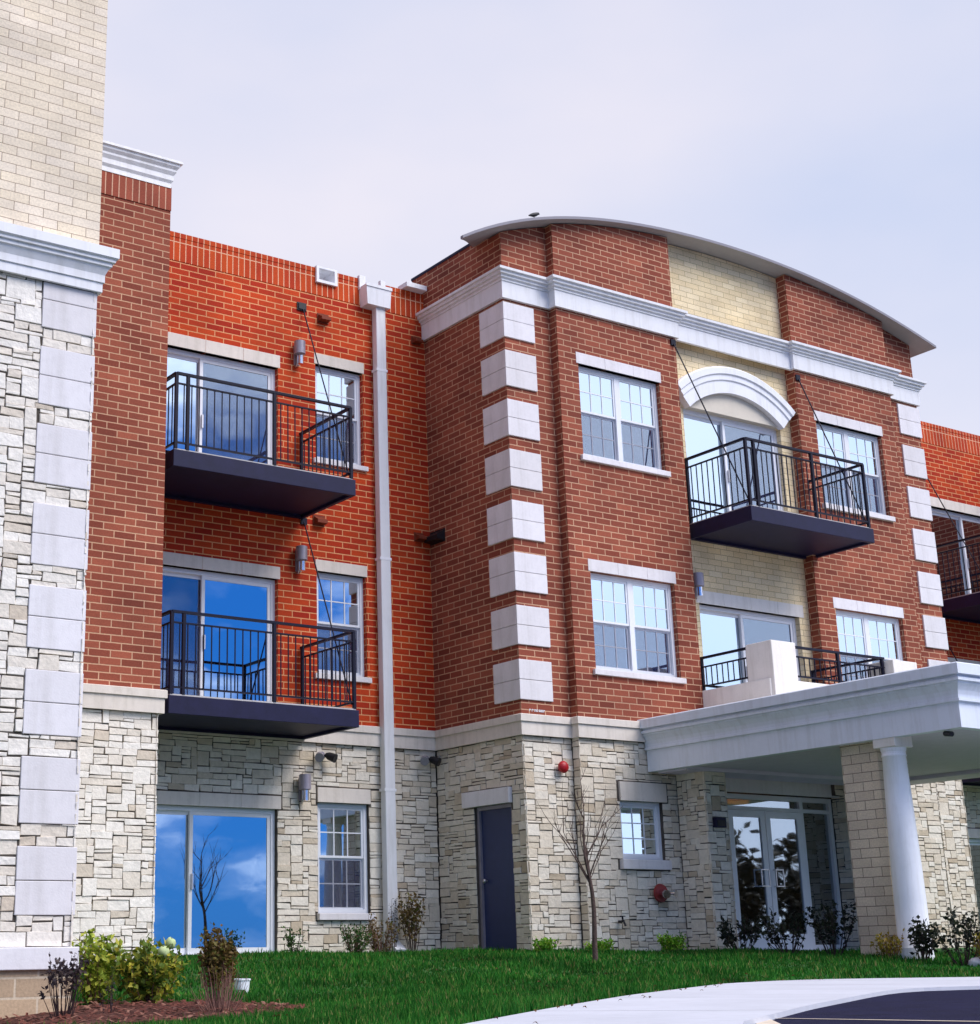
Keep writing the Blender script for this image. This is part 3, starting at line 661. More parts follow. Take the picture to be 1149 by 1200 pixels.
# --- flat roofs, back walls and floors
b = MB()
b.box(XP, MX-XP, YO+.3, 31, 9.45, 9.6); b.box(XC+.3, XB-.3, TB, YO+.3, 9.45, 9.6)
b.build('flat_roof', 'roofm', BLD)
b = MB(); b.box(XP-.5, MX-XP+.5, 31, 31.3, -.7, 10.1); b.build('rear_wall', 'orange', BLD)
for z in (-.12, 3.02, 6.2):
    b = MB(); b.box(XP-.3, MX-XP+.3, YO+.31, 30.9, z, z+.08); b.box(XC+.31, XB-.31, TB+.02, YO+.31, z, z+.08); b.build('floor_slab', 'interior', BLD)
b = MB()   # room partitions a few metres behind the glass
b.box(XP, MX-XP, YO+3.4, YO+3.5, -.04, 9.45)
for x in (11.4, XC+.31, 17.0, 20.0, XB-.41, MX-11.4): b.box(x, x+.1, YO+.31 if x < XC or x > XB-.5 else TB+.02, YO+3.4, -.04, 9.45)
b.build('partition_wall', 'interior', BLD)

# ------------------------------------------------------------------ windows and glazed doors
def pane(parent, x0, x1, z0, z1, y, m='glass'):
    b = MB(); b.box(x0, x1, y, y+.012, z0, z1); return b.build('pane', m, parent)
def curtain(parent, x0, x1, z0, z1, y, m='curtain', amp=.025, per=.11):
    b = MB(); n = max(8, int((x1-x0)/.02))
    for k in range(n):
        a, c = x0+(x1-x0)*k/n, x0+(x1-x0)*(k+1)/n; fa = y+amp*math.sin(a/per*6.283)+.4*amp*math.sin(a*23); fc = y+amp*math.sin(c/per*6.283)+.4*amp*math.sin(c*23)
        b.face([(a, fa, z0), (c, fc, z0), (c, fc, z1), (a, fa, z1)], 0, True)
    return b.build('curtain', m, parent)
def lintel(parent, x0, x1, z0, z1, y, m='lime_warm', step=.0):
    b = MB(); n = max(1, round((x1-x0)/.62)); w = (x1-x0)/n
    for k in range(n): b.box(x0+k*w+.0015, x0+(k+1)*w-.0015, y-.006-step, y+.16, z0, z1)
    return b.build('lintel', m, parent, bevel=.004)
def sill(parent, x0, x1, z0, z1, y, m='lime'):
    b = MB(); b.box(x0, x1, y-.05, y+.14, z0, z1); return b.build('sill', m, parent, bevel=.006)
def window(h, y, units=1, cols=3, rows=2, name='window', lint=None, sil=None, cur=None, split=.5, lm='lime_warm'):
    x0, x1, z0, z1 = h; yf = y+.085; fw_ = .055
    b = MB(); b.box(x0, x0+fw_, yf, yf+.09, z0, z1); b.box(x1-fw_, x1, yf, yf+.09, z0, z1)
    b.box(x0+fw_, x1-fw_, yf, yf+.09, z1-fw_, z1); b.box(x0+fw_, x1-fw_, yf, yf+.09, z0, z0+fw_)
    ux0, ux1 = x0+fw_, x1-fw_; uw = (ux1-ux0)/units; pans = []
    zs = z0+fw_; ze = z1-fw_
    for u in range(units):
        a, c = ux0+u*uw, ux0+(u+1)*uw
        if units > 1:
            if u > 0: b.box(a, a+.045, yf+.004, yf+.086, zs, ze); a += .045
            else: b.box(c-.045, c, yf+.004, yf+.086, zs, ze); c -= .045
        sashes = [(zs, zs+(ze-zs)*split, .045), (zs+(ze-zs)*split, ze, .015)] if split else [(zs, ze, .02)]
        for q, (s0, s1, dy) in enumerate(sashes):
            r = .032; yy = yf+dy
            b.box(a, a+r, yy, yy+.03, s0, s1); b.box(c-r, c, yy, yy+.03, s0, s1); b.box(a+r, c-r, yy, yy+.03, s0, s0+r); b.box(a+r, c-r, yy, yy+.03, s1-r, s1)
            pans.append((a+r, c-r, s0+r, s1-r, yy+.012))
            for i in range(1, cols): xx = a+r+(c-a-2*r)*i/cols; b.box(xx-.008, xx+.008, yy+.004, yy+.02, s0+r, s1-r)
            for j in range(1, rows): zz = s0+r+(s1-s0-2*r)*j/rows; b.box(a+r, c-r, yy+.005, yy+.019, zz-.008, zz+.008)
    w = b.build(name, 'white', BLD)
    for p in pans:
        pane(w, *p)
        if split and p[2] < (zs+ze)/2-.1:
            c = MB(); c.box(p[0]-.01, p[1]+.01, yf+.012, yf+.015, p[2]-.01, p[3]+.01); c.build('insect_screen', 'screen', w)
    if lint: lintel(w, *lint, y, m=lm)
    if sil: sill(w, *sil, y)
    if cur:
        for cu in cur: curtain(w, *cu)
    return w
def slider(h, y, mull, lint=None, cur=None, trim='white', lm='lime_warm', scr=None):
    x0, x1, z0, z1 = h; yf = y+.09; fw_ = .06
    b = MB(); b.box(x0, x0+fw_, yf, yf+.12, z0, z1); b.box(x1-fw_, x1, yf, yf+.12, z0, z1); b.box(x0+fw_, x1-fw_, yf, yf+.12, z1-fw_, z1); b.box(x0+fw_, x1-fw_, yf-.03, yf+.12, z0, z0+.05)
    d = b.build('sliding_door', trim, BLD)
    for k, (a, c, yy) in enumerate(((x0+fw_, mull+.03, yf+.06), (mull-.03, x1-fw_, yf+.015))):
        b = MB(); r = .052; s0, s1 = z0+.05, z1-fw_
        b.box(a, a+r, yy, yy+.035, s0, s1); b.box(c-r, c, yy, yy+.035, s0, s1); b.box(a+r, c-r, yy, yy+.035, s0, s0+r+.03); b.box(a+r, c-r, yy, yy+.035, s1-r, s1)
        b.build('door_leaf', trim, d)
        pane(d, a+r, c-r, s0+r+.03, s1-r, yy+.012)
        if scr == k: q = MB(); q.box(a+r-.01, c-r+.01, yy+.002, yy+.005, s0+r+.02, s1-r+.01); q.build('insect_screen', 'screen', d)
    b = MB(); b.box(mull+.0, mull+.022, yf-.02, yf+.014, (z0+z1)/2-.1, (z0+z1)/2+.1); b.build('handle', 'steel', d)
    if lint: lintel(d, *lint, y, m=lm)
    if cur:
        for cu in cur: curtain(d, *cu)
    return d
slider(SL[3], YO, 9.85, (8.60, 11.105, 8.364, 8.563), [(9.95, 11.0, 6.42, 8.3, YO+.33, 'curtain_dark')], scr=1)
slider(SL[2], YO, 9.93, (8.60, 11.105, 5.134, 5.315), scr=0)
slider(SL[1], YO, 9.80, (8.60, 11.12, 1.898, 2.074))
window(SW[3], YO, 1, lint=(11.70, 12.605, 8.562, 8.736), sil=(11.67, 12.63, 6.977, 7.05), cur=[(11.75, 12.30, 7.75, 8.5, YO+.36)])
window(SW[2], YO, 1, lint=(11.70, 12.605, 5.337, 5.507), sil=(11.67, 12.63, 3.752, 3.83), cur=[(11.75, 12.28, 4.55, 5.3, YO+.36)])
window(SW[1], YO, 1, lint=(11.71, 12.60, 2.02, 2.225), sil=(11.70, 12.62, .43, .52), cur=[(11.8, 12.25, 1.25, 1.65, YO+.36)])
for s in (0, 1):
    f = (lambda h: h) if s == 0 else mir
    for fl, (l0, l1, s0) in {3: (8.504, 8.684, 6.956), 2: (5.273, 5.455, 3.749)}.items():
        h = f(PW[fl]); cz = h[2]+.75 if (fl == 2 or s) else h[2]+.1
        window(h, YL, 2, lm='lime', lint=(h[0]-.04, h[1]+.04, l0, l1), sil=(h[0]-.06, h[1]+.06, s0, h[2]), cur=[(h[0]+.06, h[1]-.06, cz, h[3]-.03, YL+.30)])
slider(CS[3], YR, 18.40, None, [(18.5, 19.55, 6.42, 8.2, YR+.36, 'curtain_dark')], scr=1)
slider(CS[2], YR, 18.44, (17.36, 19.76, 5.09, 5.295), None, lm='stucco', scr=1)
window(WS, YL, 1, 3, 3, lint=(15.37, 16.26, 2.0, 2.265), sil=(15.31, 16.22, 1.06, 1.19), split=None, cur=[(15.95, 16.12, 1.25, 1.9, YL+.3), (15.43, 15.52, 1.25, 1.9, YL+.3)])
slider(mir(SL[3]), YO, MX-9.85, (MX-11.105, MX-8.6, 8.364, 8.563)); slider(mir(SL[2]), YO, MX-9.93, (MX-11.105, MX-8.6, 5.134, 5.315)); slider(mir(SL[1]), YO, MX-9.8, (MX-11.12, MX-8.6, 1.898, 2.074))
for fl, l0, l1, s0 in ((3, 8.562, 8.736, 6.977), (2, 5.337, 5.507, 3.752), (1, 2.02, 2.225, .43)):
    h = mir(SW[fl]); window(h, YO, 1, lint=(h[0]-.02, h[1]+.02, l0, l1), sil=(h[0]-.05, h[1]+.05, s0, h[2]))
# arch over the upper centre door with tan stucco panel
def ringpts(r, n=24, lim=41.2): return [(18.515+r*math.sin(R(-lim+2*lim*k/n)), 7.036+r*math.cos(R(-lim+2*lim*k/n))) for k in range(n+1)]
b = MB(); pr = [(1.63, .0), (1.63, .12), (1.83, .12), (1.85, .14), (1.93, .14), (1.95, .165), (2.05, .165), (2.075, .145), (2.075, .0)]
rows = [ringpts(r) for r, d in pr]
for j in range(len(pr)-1):
    for k in range(24):
        q = [(rows[j][k], pr[j][1]), (rows[j][k+1], pr[j][1]), (rows[j+1][k+1], pr[j+1][1]), (rows[j+1][k], pr[j+1][1])]
        b.face([(p[0], YR-d, p[1]) for p, d in q], 0, False)
for k in (0, 24): b.face([(rows[j][k][0], YR-pr[j][1], rows[j][k][1]) for j in range(len(pr))])
b.build('arch_hood', 'trim', BLD)
b = MB(); ip = ringpts(1.628)
for k in range(24):
    a, c = ip[k], ip[k+1]; b.face([(a[0], YR-.03, 8.30), (c[0], YR-.03, 8.30), (c[0], YR-.03, c[1]), (a[0], YR-.03, a[1])])
b.face([(ip[0][0], YR-.03, 8.30), (ip[0][0], YR+.1, 8.30), (ip[-1][0], YR+.1, 8.30), (ip[-1][0], YR-.03, 8.30)])
b.build('arch_panel', 'stucco_tan', BLD)

# --- steel side door on the bay's flank
b = MB(); y0, y1, z0, z1 = DOOR; xf = XC+.11
b.box(xf, xf+.045, y0+.06, y1-.05, z0+.02, z1-.05); sdoor = b.build('side_door', 'door', BLD)
b = MB(); b.box(xf-.04, xf+.09, y1-.05, y1, z0, z1); b.box(xf-.04, xf+.09, y0, y0+.06, z0, z1); b.box(xf-.04, xf+.09, y0+.06, y1-.05, z1-.05, z1); b.build('door_frame', 'lampmetal', sdoor)
b = MB(); b.ball((xf-.05, y1-.13, .93), .032, sx=.8); b.tube([(xf, y1-.13, .93), (xf-.04, y1-.13, .93)], .012); b.build('handle', 'steel', sdoor)
b = MB(); b.box(XC-.035, XC+.2, 17.26, 18.34, 1.95, 2.165); b.build('lintel', 'lime', sdoor, bevel=.006)
b = MB(); b.box(XC-.12, XC+.25, 17.1, 18.25, -.3, -.045); b.build('threshold', 'concrete', sdoor, bevel=.01)

# ------------------------------------------------------------------ balconies
def railing(parent, segs, z, posts, top=1.05, label=None):
    """segs: list of ((x0,y0),(x1,y1)); z deck level"""
    b = MB()
    for (x, y) in posts: b.bar((x, y, z), (x, y, z+top), .042, .042)
    for p, q in segs:
        P = Vector((*p, 0)); Q = Vector((*q, 0)); L_ = (Q-P).length; d = (Q-P)/L_
        for zz, w, h in ((z+top, .05, .032), (z+top-.14, .03, .02), (z+.09, .03, .022)):
            b.bar((p[0], p[1], zz), (q[0], q[1], zz), w, h)
        n = max(1, round(L_/.112))
        for k in range(1, n):
            c = P+d*(L_*k/n); b.bar((c.x, c.y, z+.09), (c.x, c.y, z+top-.14), .013, .013)
    return b.build('railing', 'rail', parent)
def balcony(x0, x1, yf, yw, zb, zt, rods, left_open=True, right_post=None, label=None):
    b = MB(); h = zt-zb
    b.box(x0, x1, yf, yf+.06, zb, zt); b.box(x0, x0+.06, yf+.06, yw-.004, zb, zt); b.box(x1-.06, x1, yf+.06, yw-.004, zb, zt); b.box(x0+.06, x1-.06, yw-.07, yw-.004, zb, zt)
    b.box(x0+.06, x1-.06, yf+.06, yw-.07, zb+.04, zt-.02)
    s = b.build('balcony', 'navy', BLD, bevel=.005, label=label)
    b = MB(); b.box(x0+.03, x1-.03, yf+.03, yw-.004, zt-.018, zt+.022); b.build('deck', 'deck', s)
    i = .045; xm = x0+.07+(x1-x0)*.52
    segs = [((x0+i, yf+i), (x1-i, yf+i)), ((x1-i, yf+i), (x1-i, yw-.03)), ((x0+i, yf+i), (x0+i, yw-.03))]
    posts = [(x0+i, yf+i), (x0+i+.17, yf+i), (xm, yf+i), (x1-i, yf+i), (x1-i, yw-.06), (x0+i, yw-.06)]
    railing(s, segs, zt+.02, posts)
    for a, c in rods:
        b = MB(); b.tube([a, c], .011, 6); A = Vector(a)
        b.box(A.x-.05, A.x+.05, A.y-.012, A.y+.02, A.z-.05, A.z+.05); b.build('tie_rod', 'rail', s)
    return s
for zb, zt, zr in ((6.076, 6.304, 9.42), (2.866, 3.094, 6.05)):
    balcony(8.66, 11.479, 17.527, YO, zb, zt, [((11.50, YO-.012, zr), (11.40, 17.58, zt+.08))])
    balcony(MX-11.479, MX-8.66, 17.527, YO, zb, zt, [((MX-11.3, YO-.012, zr), (MX-11.40, 17.58, zt+.08))])
balcony(17.276, 20.015, 15.645, YR, 6.076, 6.304, [((17.08, YL-.012, 9.25), (17.33, 15.70, 6.36)), ((19.95, YL-.012, 9.2), (19.96, 15.70, 6.36))])
# dark wall boxes where the rods anchor and the vent hoods
def vent(x, y, z, w, h, d, label, m, flank=False):
    t = thing('exhaust_hood', (x, y, z), label, 'vent', 'exhaust hoods on the brick walls')
    b = MB()
    if not flank:
        b.face([(x-w/2, y, z), (x+w/2, y, z), (x+w/2, y-d, z+.01), (x-w/2, y-d, z+.01)]); b.face([(x-w/2, y, z+h), (x-w/2, y-d, z+h*.45), (x+w/2, y-d, z+h*.45), (x+w/2, y, z+h)])
        b.face([(x-w/2, y-d, z+.01), (x+w/2, y-d, z+.01), (x+w/2, y-d, z+h*.45), (x-w/2, y-d, z+h*.45)])
        for s in (-1, 1): b.face([(x+s*w/2, y, z), (x+s*w/2, y-d, z+.01), (x+s*w/2, y-d, z+h*.45), (x+s*w/2, y, z+h)])
    else:
        b.face([(x, y-w/2, z), (x, y+w/2, z), (x-d, y+w/2, z+.01), (x-d, y-w/2, z+.01)]); b.face([(x, y-w/2, z+h), (x-d, y-w/2, z+h*.45), (x-d, y+w/2, z+h*.45), (x, y+w/2, z+h)])
        b.face([(x-d, y-w/2, z+.01), (x-d, y+w/2, z+.01), (x-d, y+w/2, z+h*.45), (x-d, y-w/2, z+h*.45)])
        for s in (-1, 1): b.face([(x, y+s*w/2, z), (x-d, y+s*w/2, z+.01), (x-d, y+s*w/2, z+h*.45), (x, y+s*w/2, z+h)])
    b.build('hood', m, t); b = MB()
    if not flank: b.box(x-w/2-.015, x+w/2+.015, y-.015, y+.01, z-.015, z+h+.015)
    else: b.box(x-.015, x+.01, y-w/2-.015, y+w/2+.015, z-.015, z+h+.015)
    b.build('flange', m, t)
vent(11.86, YO, 9.26, .17, .12, .12, 'rust coloured vent hood high on the orange wall right of the upper rod bracket', 'rust')
vent(11.76, YO, 6.03, .17, .13, .12, 'rust coloured vent hood just under the upper left balcony corner', 'rust')
vent(13.56, YO, 6.02, .14, .11, .12, 'small rust coloured vent hood in the inner corner at mid height', 'rust')
vent(13.60, YO, 9.26, .14, .11, .12, 'small rust coloured vent hood in the inner corner under the bay cornice', 'rust')
vent(XC, 18.76, 5.98, .34, .17, .14, 'black vent hood on the dark bay side wall at mid height', 'black', True)
t = tag(MB().box(11.40, 11.56, YO-.02, YO+.02, 9.37, 9.50).box(11.42, 11.54, YO-.035, YO-.02, 9.39, 9.48).build('wall_vent', 'black'), 'square black wall vent where the upper balcony rod meets the orange wall', 'vent')

# ------------------------------------------------------------------ downspout, scupper
b = MB(); b.box(12.75, 12.925, YO-.16, YO-.03, .09, 9.68)
dsp = b.build('downspout', 'trim', BLD, bevel=.012)
b = MB(); b.face([(12.53, YO-.23, 9.985), (13.0, YO-.23, 9.985), (12.985, YO-.21, 9.66), (12.56, YO-.21, 9.66)])
b.face([(12.53, YO, 9.985), (12.53, YO-.23, 9.985), (12.56, YO-.21, 9.66), (12.56, YO, 9.66)]); b.face([(13.0, YO-.23, 9.985), (13.0, YO, 9.985), (12.985, YO, 9.66), (12.985, YO-.21, 9.66)])
b.face([(12.56, YO-.21, 9.66), (12.985, YO-.21, 9.66), (12.985, YO, 9.66), (12.56, YO, 9.66)])
b.box(12.52, 13.01, YO-.24, YO-.225, 9.95, 10.0); b.box(12.52, 12.64, YO-.05, YO+.02, 9.95, 10.19); b.box(12.92, 13.01, YO-.05, YO+.02, 9.95, 10.19)
b.build('conductor_head', 'trim', dsp)
for z in (2.2, 5.6, 8.6):
    b = MB(); b.box(12.735, 12.94, YO-.163, YO-.02, z, z+.04); b.build('strap', 'trim', dsp)
b = MB(); b.bar((12.838, YO-.10, .12), (12.838, YO-.32, -.02), .17, .12); b.build('shoe', 'trim', dsp)
b = MB()
b.box(11.73, 11.775, YO-.05, YO+.3, 9.90, 10.17); b.box(12.06, 12.11, YO-.05, YO+.3, 9.90, 10.17); b.box(11.775, 12.06, YO-.05, YO+.3, 9.90, 9.945); b.box(11.775, 12.06, YO-.05, YO+.3, 10.135, 10.17)
b.build('scupper', 'trim', BLD)

# ------------------------------------------------------------------ terrace over the canopy
b = MB(); b.box(17.14, 17.42, 15.46, YR-.03, 3.12, 3.68); b.box(17.42, 20.3, 15.46, 15.66, 3.12, 3.68); b.box(20.02, 20.3, 15.66, YR-.03, 3.12, 3.68)
ter = b.build('terrace_parapet', 'stucco', BLD, bevel=.012)
for x0, x1, zt in ((17.2, 17.64, 4.225), (19.84, 20.34, 4.165)):
    b = MB(); b.box(x0-.03, x1+.03, 15.40, 15.90, 3.12, zt); b.build('terrace_block', 'stucco', ter, bevel=.012)
railing(ter, [((17.28, 15.93), (17.28, 16.93))], 3.68, [(17.28, 15.96), (17.28, 16.9)], top=.52)
railing(ter, [((17.68, 15.56), (19.79, 15.56))], 3.68, [(17.72, 15.56), (18.75, 15.56), (19.75, 15.56)], top=.52)
railing(ter, [((19.74, 15.6), (19.74, 16.93))], 3.68, [(19.74, 16.9)], top=.52)

# ------------------------------------------------------------------ entrance canopy
XK, XK2, YK = 15.77, 21.27, 11.375
prof = [(-.155, 2.42), (-.155, 2.72), (-.115, 2.725), (-.115, 2.755), (-.135, 2.76), (-.13, 2.80), (-.115, 2.85), (-.085, 2.90), (-.065, 2.925), (-.065, 2.945), (-.03, 2.95), (-.03, 2.985), (-.065, 2.99), (-.065, 3.015), (0, 3.02), (0, 3.14), (-.02, 3.155), (-.3, 3.155), (-.3, 2.42), (-.155, 2.42)]
b = MB(); b.sweep([(XK, YL-.004), (XK, YK), (XK2, YK), (XK2, YL-.004)], prof); can = b.build('entrance_canopy', 'canopy', BLD)
b = MB(); b.box(XK+.3, XK2-.3, YK+.3, YL-.07, 3.05, 3.14); b.build('canopy_roof', 'stucco', can)
b = MB(); b.box(XK+.3, XK2-.3, YK+.3, YL-.055, 2.455, 2.53); b.box(XK2-.9, XK2-.3, YK+.3, 16.2, 2.40, 2.452); b.box(XK+.30, XK2-.3, 16.16, YL-.06, 2.40, 2.452)
b.build('soffit', 'soffit', can)
for s in (0, 1):
    px = lambda x: x if s == 0 else MX-x
    a0, a1 = sorted((px(16.13), px(16.70)))
    b = MB(); b.box(a0, a1, 12.93, 13.5, -.5, 2.455); b.build('pier', 'pier_cream', can, bevel=.01)
    cxx, cyy = px(16.10), 12.66; b = MB(); pts = []; rr = []
    prf = [(-.45, .205), (-.10, .205), (-.10, .20), (-.03, .198), (-.02, .19), (.5, .186), (1.1, .174), (1.7, .156), (2.20, .14), (2.205, .148), (2.225, .148), (2.23, .142), (2.26, .142), (2.275, .15), (2.30, .155), (2.31, .155)]
    n = 28
    for z, r_ in prf:
        for q in range(n): b.v.append((cxx+r_*math.cos(6.28318*q/n), cyy+r_*math.sin(6.28318*q/n), z))
    for j in range(len(prf)-1):
        for q in range(n):
            a = j*n+q; c = j*n+(q+1) % n; b.f.append((a, c, c+n, a+n)); b.m.append(0); b.sm.append(4 <= j <= 7)
    col = b.build('column', 'trim', can)
    b = MB(); b.box(cxx-.165, cxx+.165, cyy-.165, cyy+.165, 2.31, 2.455); b.build('capital', 'stucco', col, bevel=.008)
# --- glazed entrance
b = MB(); yd = 17.06
fx0, fx1, fz0, fz1 = 16.97, 20.05, -.1, 2.22
for a, c, z0, z1 in ((fx0, fx0+.07, fz0, fz1), (fx1-.07, fx1, fz0, fz1), (fx0+.07, fx1-.07, fz1-.07, fz1), (fx0+.07, fx1-.07, 1.985, 2.04), (17.66, 17.73, fz0, 1.985), (19.32, 19.39, fz0, 1.985), (17.66, 17.73, 2.04, fz1-.07), (19.32, 19.39, 2.04, fz1-.07), (fx0+.07, 17.66, fz0, .02), (19.39, fx1-.07, fz0, .02)):
    b.box(a, c, yd, yd+.1, z0, z1)
ent = b.build('entrance_frame', 'white', BLD)
for a, c in ((17.04, 17.66), (17.73, 19.32), (19.39, 19.98)): pane(ent, a, c, 2.04, 2.15, yd+.05, 'glass_low')
for a, c in ((17.04, 17.66), (19.39, 19.98)): pane(ent, a, c, .02, 1.985, yd+.05, 'glass_low')
b = MB(); b.box(16.95, 20.07, yd-.17, yd-.125, 2.225, 2.5); b.build('header_panel', 'lime', ent)
for a, c, hx in ((17.73, 18.522, 18.45), (18.528, 19.32, 18.60)):
    b = MB(); st = .105; z0, z1 = -.08, 1.98; y0 = yd-.01
    b.box(a+.004, a+st, y0, y0+.05, z0, z1); b.box(c-st, c-.004, y0, y0+.05, z0, z1); b.box(a+st, c-st, y0, y0+.05, z1-.10, z1); b.box(a+st, c-st, y0, y0+.05, z0, z0+.26)
    dl = b.build('entrance_door', 'white', ent)
    pane(dl, a+st, c-st, z0+.26, z1-.10, y0+.02, 'glass_low')
    b = MB()
    sgn = -1 if hx < 18.52 else 1
    xa, xb = hx, hx+sgn*.16
    for z in (.87, 1.11): b.bar((xa, y0-.05, z), (xb, y0-.05, z), .014); b.bar((xa, y0-.05, z), (xa, y0+.01, z), .012); b.bar((xb, y0-.05, z), (xb, y0+.01, z), .012)
    b.bar((xa, y0-.05, .86), (xa, y0-.05, 1.12), .014); b.bar((xb, y0-.05, .86), (xb, y0-.05, 1.12), .014)
    b.build('pull_handle', 'steel', dl)
b = MB(); b.box(17.9, 18.95, 17.75, 17.95, 2.17, 2.25); b.build('lobby_light', 'glow', BLD)
b = MB(); b.box(16.9, 20.1, 16.0, 17.1, -.4, -.055); b.build('entrance_step', 'concrete', BLD, bevel=.012)
b = MB(); b.box(17.0, 20.0, 18.6, 18.7, 0, 2.9); b.build('lobby_wall', 'rust', BLD)

# ------------------------------------------------------------------ wall fixtures (things)
def sconce(x, y, z, label):
    t = thing('wall_lamp', (x, y, z), label, 'wall lamp', 'cylinder wall lamps')
    b = MB(); b.box(x-.045, x+.045, y-.03, y-.002, z+.02, z+.33); b.build('backplate', 'lampmetal', t)
    b = MB(); b.tube([(x, y-.11, z+.17), (x, y-.11, z+.37)], .085, 20); b.tube([(x, y-.11, z+.37), (x, y-.11, z+.375)], .075, 20); b.tube([(x, y-.11, z+.165), (x, y-.11, z+.17)], .07, 20); b.build('lamp_shade', 'lampmetal', t)
    b = MB(); b.tube([(x+.02, y-.10, z+.02), (x+.02, y-.10, z+.17)], .042, 16); b.build('lower_tube', 'chrome', t)
    b = MB(); b.tube([(x-.03, y-.02, z+.0), (x-.03, y-.07, z-.02), (x-.03, y-.09, z+.03), (x-.03, y-.09, z+.16)], .012, 8); b.build('bracket_arm', 'steel', t); return t
s1 = sconce(11.385, YO, 8.44, 'silver wall lamp on orange brick beside the upper left balcony door')
copy_tree(s1, loc=(11.40, YO, 5.26), label='silver wall lamp on orange brick beside the middle left balcony door')
copy_tree(s1, loc=(11.44, YO, 2.0), label='silver wall lamp on pale stone beside the ground floor sliding door')
copy_tree(s1, loc=(17.33, YR, 5.15), label='silver wall lamp on cream brick left of the terrace door')
def flood(x, y, z, label):
    t = thing('flood_light', (x, y, z), label, 'flood light', 'twin flood lights under the stone band')
    b = MB(); b.tube([(x, y, z), (x, y-.05, z)], .055, 14); b.build('mount', 'lampmetal', t)
    for s in (-1, 1):
        b = MB(); c = Vector((x+s*.09, y-.13, z-.02)); d = Vector((s*.5, -.7, -.35)).normalized()
        b.tube([(x, y-.05, z), c-d*.06], .014, 8); b.tube([c-d*.08, c-d*.03, c+d*.08], [.03, .055, .065], 14); b.build('lamp_head', 'lampmetal' if s < 0 else 'black', t)
    return t
f1 = flood(11.76, YO, 2.66, 'twin head flood light on stone below the middle left balcony')
copy_tree(f1, loc=(13.56, YO, 2.70), label='twin head flood light in the stone corner beside the bay')
t = thing('alarm_bell', (14.425, YC, 2.36), 'red round alarm bell high on the pale stone near the bay corner', 'alarm bell')
b = MB(); b.box(14.385, 14.465, YC-.05, YC-.0, 2.385, 2.465); b.build('back_box', 'red', t)
b = MB(); b.ball((14.425, YC-.065, 2.425), .085, sy=.7); b.build('gong', 'red', t)
t = thing('fire_hose_inlet', (16.02, YL, .66), 'maroon plate with twin chrome fire hose inlets on the stone wall', 'fire inlet')
b = MB(); b.tube([(15.98, YL-.03, .74), (15.98, YL-.06, .74)], [.13, .12], 20); b.build('plate', 'maroon', t)
for s in (-1, 1):
    b = MB(); b.tube([(15.98, YL-.05, .74), (15.98+s*.045, YL-.13, .73), (15.98+s*.075, YL-.22, .72)], [.055, .045, .045], 14); b.tube([(15.98+s*.075, YL-.22, .72), (15.98+s*.085, YL-.25, .717)], .056, 14); b.build('inlet', 'chrome', t)
t = thing('hose_bib', (15.2, YL, .30), 'small dark hose tap low on the stone behind the bare tree', 'tap')
b = MB(); b.tube([(15.2, YL, .36), (15.2, YL-.10, .36), (15.2, YL-.13, .30)], .016, 8); b.build('spout', 'black', t)
b = MB(); b.tube([(15.2, YL-.08, .38), (15.2, YL-.08, .42)], .012, 8); b.tube([(15.2, YL-.08, .42), (15.2, YL-.08, .432)], .04, 12); b.build('wheel', 'black', t)
t = thing('intercom', (16.66, 16.2, 1.62), 'small dark intercom box on the stone pilaster left of the entrance doors', 'intercom')
b = MB(); b.box(16.56, 16.76, 16.15, 16.225, 1.62, 1.76); b.build('case', 'navy', t, bevel=.008); b = MB(); b.box(16.585, 16.735, 16.144, 16.15, 1.64, 1.72); b.build('cover', 'black', t)
t = thing('security_camera', (15.97, 11.72, 2.33), 'small black security camera under the canopy front corner', 'camera')
b = MB(); b.tube([(16.02, 11.8, 2.455), (16.02, 11.8, 2.41)], .02, 8); b.build('mount', 'white', t); b = MB(); b.tube([(16.03, 11.84, 2.385), (15.99, 11.72, 2.365)], .032, 12); b.build('body', 'black', t)
# tiny white lettering, too small to read, just above the stone band at the bay corner
b = MB(); rnd = random.Random(5); x = 13.915
while x < 14.19:
    w = .02+.012*rnd.random()
    b.box(x, x+.007, YC-.006, YC-.001, 3.172, 3.205); b.box(x+.007, x+w, YC-.006, YC-.001, 3.195, 3.204)
    if rnd.random() < .6: b.box(x+w, x+w+.007, YC-.006, YC-.001, 3.172, 3.202)
    if rnd.random() < .6: b.box(x+.007, x+w, YC-.006, YC-.001, 3.174, 3.182)
    x += w+.016
tag(b.build('wall_lettering', 'white'), 'line of tiny white lettering on brick under the lowest corner quoin', 'lettering')
# bird on the roof edge
bx, by, bz = 14.28, 16.72, arc(14.28)+.045
t = thing('bird', (bx, by, bz), 'small dark bird perched on the curved roof edge', 'bird')
b = MB(); b.tube([(bx-.16, by, bz+.06), (bx-.10, by, bz+.085), (bx-.02, by, bz+.11), (bx+.05, by, bz+.14), (bx+.09, by, bz+.165), (bx+.125, by, bz+.175), (bx+.155, by, bz+.165)], [.012, .03, .05, .046, .034, .03, .008], 10)
for s in (-1, 1): b.tube([(bx, by+s*.015, bz+.08), (bx+.005, by+s*.015, bz-.005)], .006, 5)
b.v = [(bx+(p[0]-bx)*.68, by+(p[1]-by)*.68, bz+(p[2]-bz)*.68) for p in b.v]
b.build('body', 'black', t)
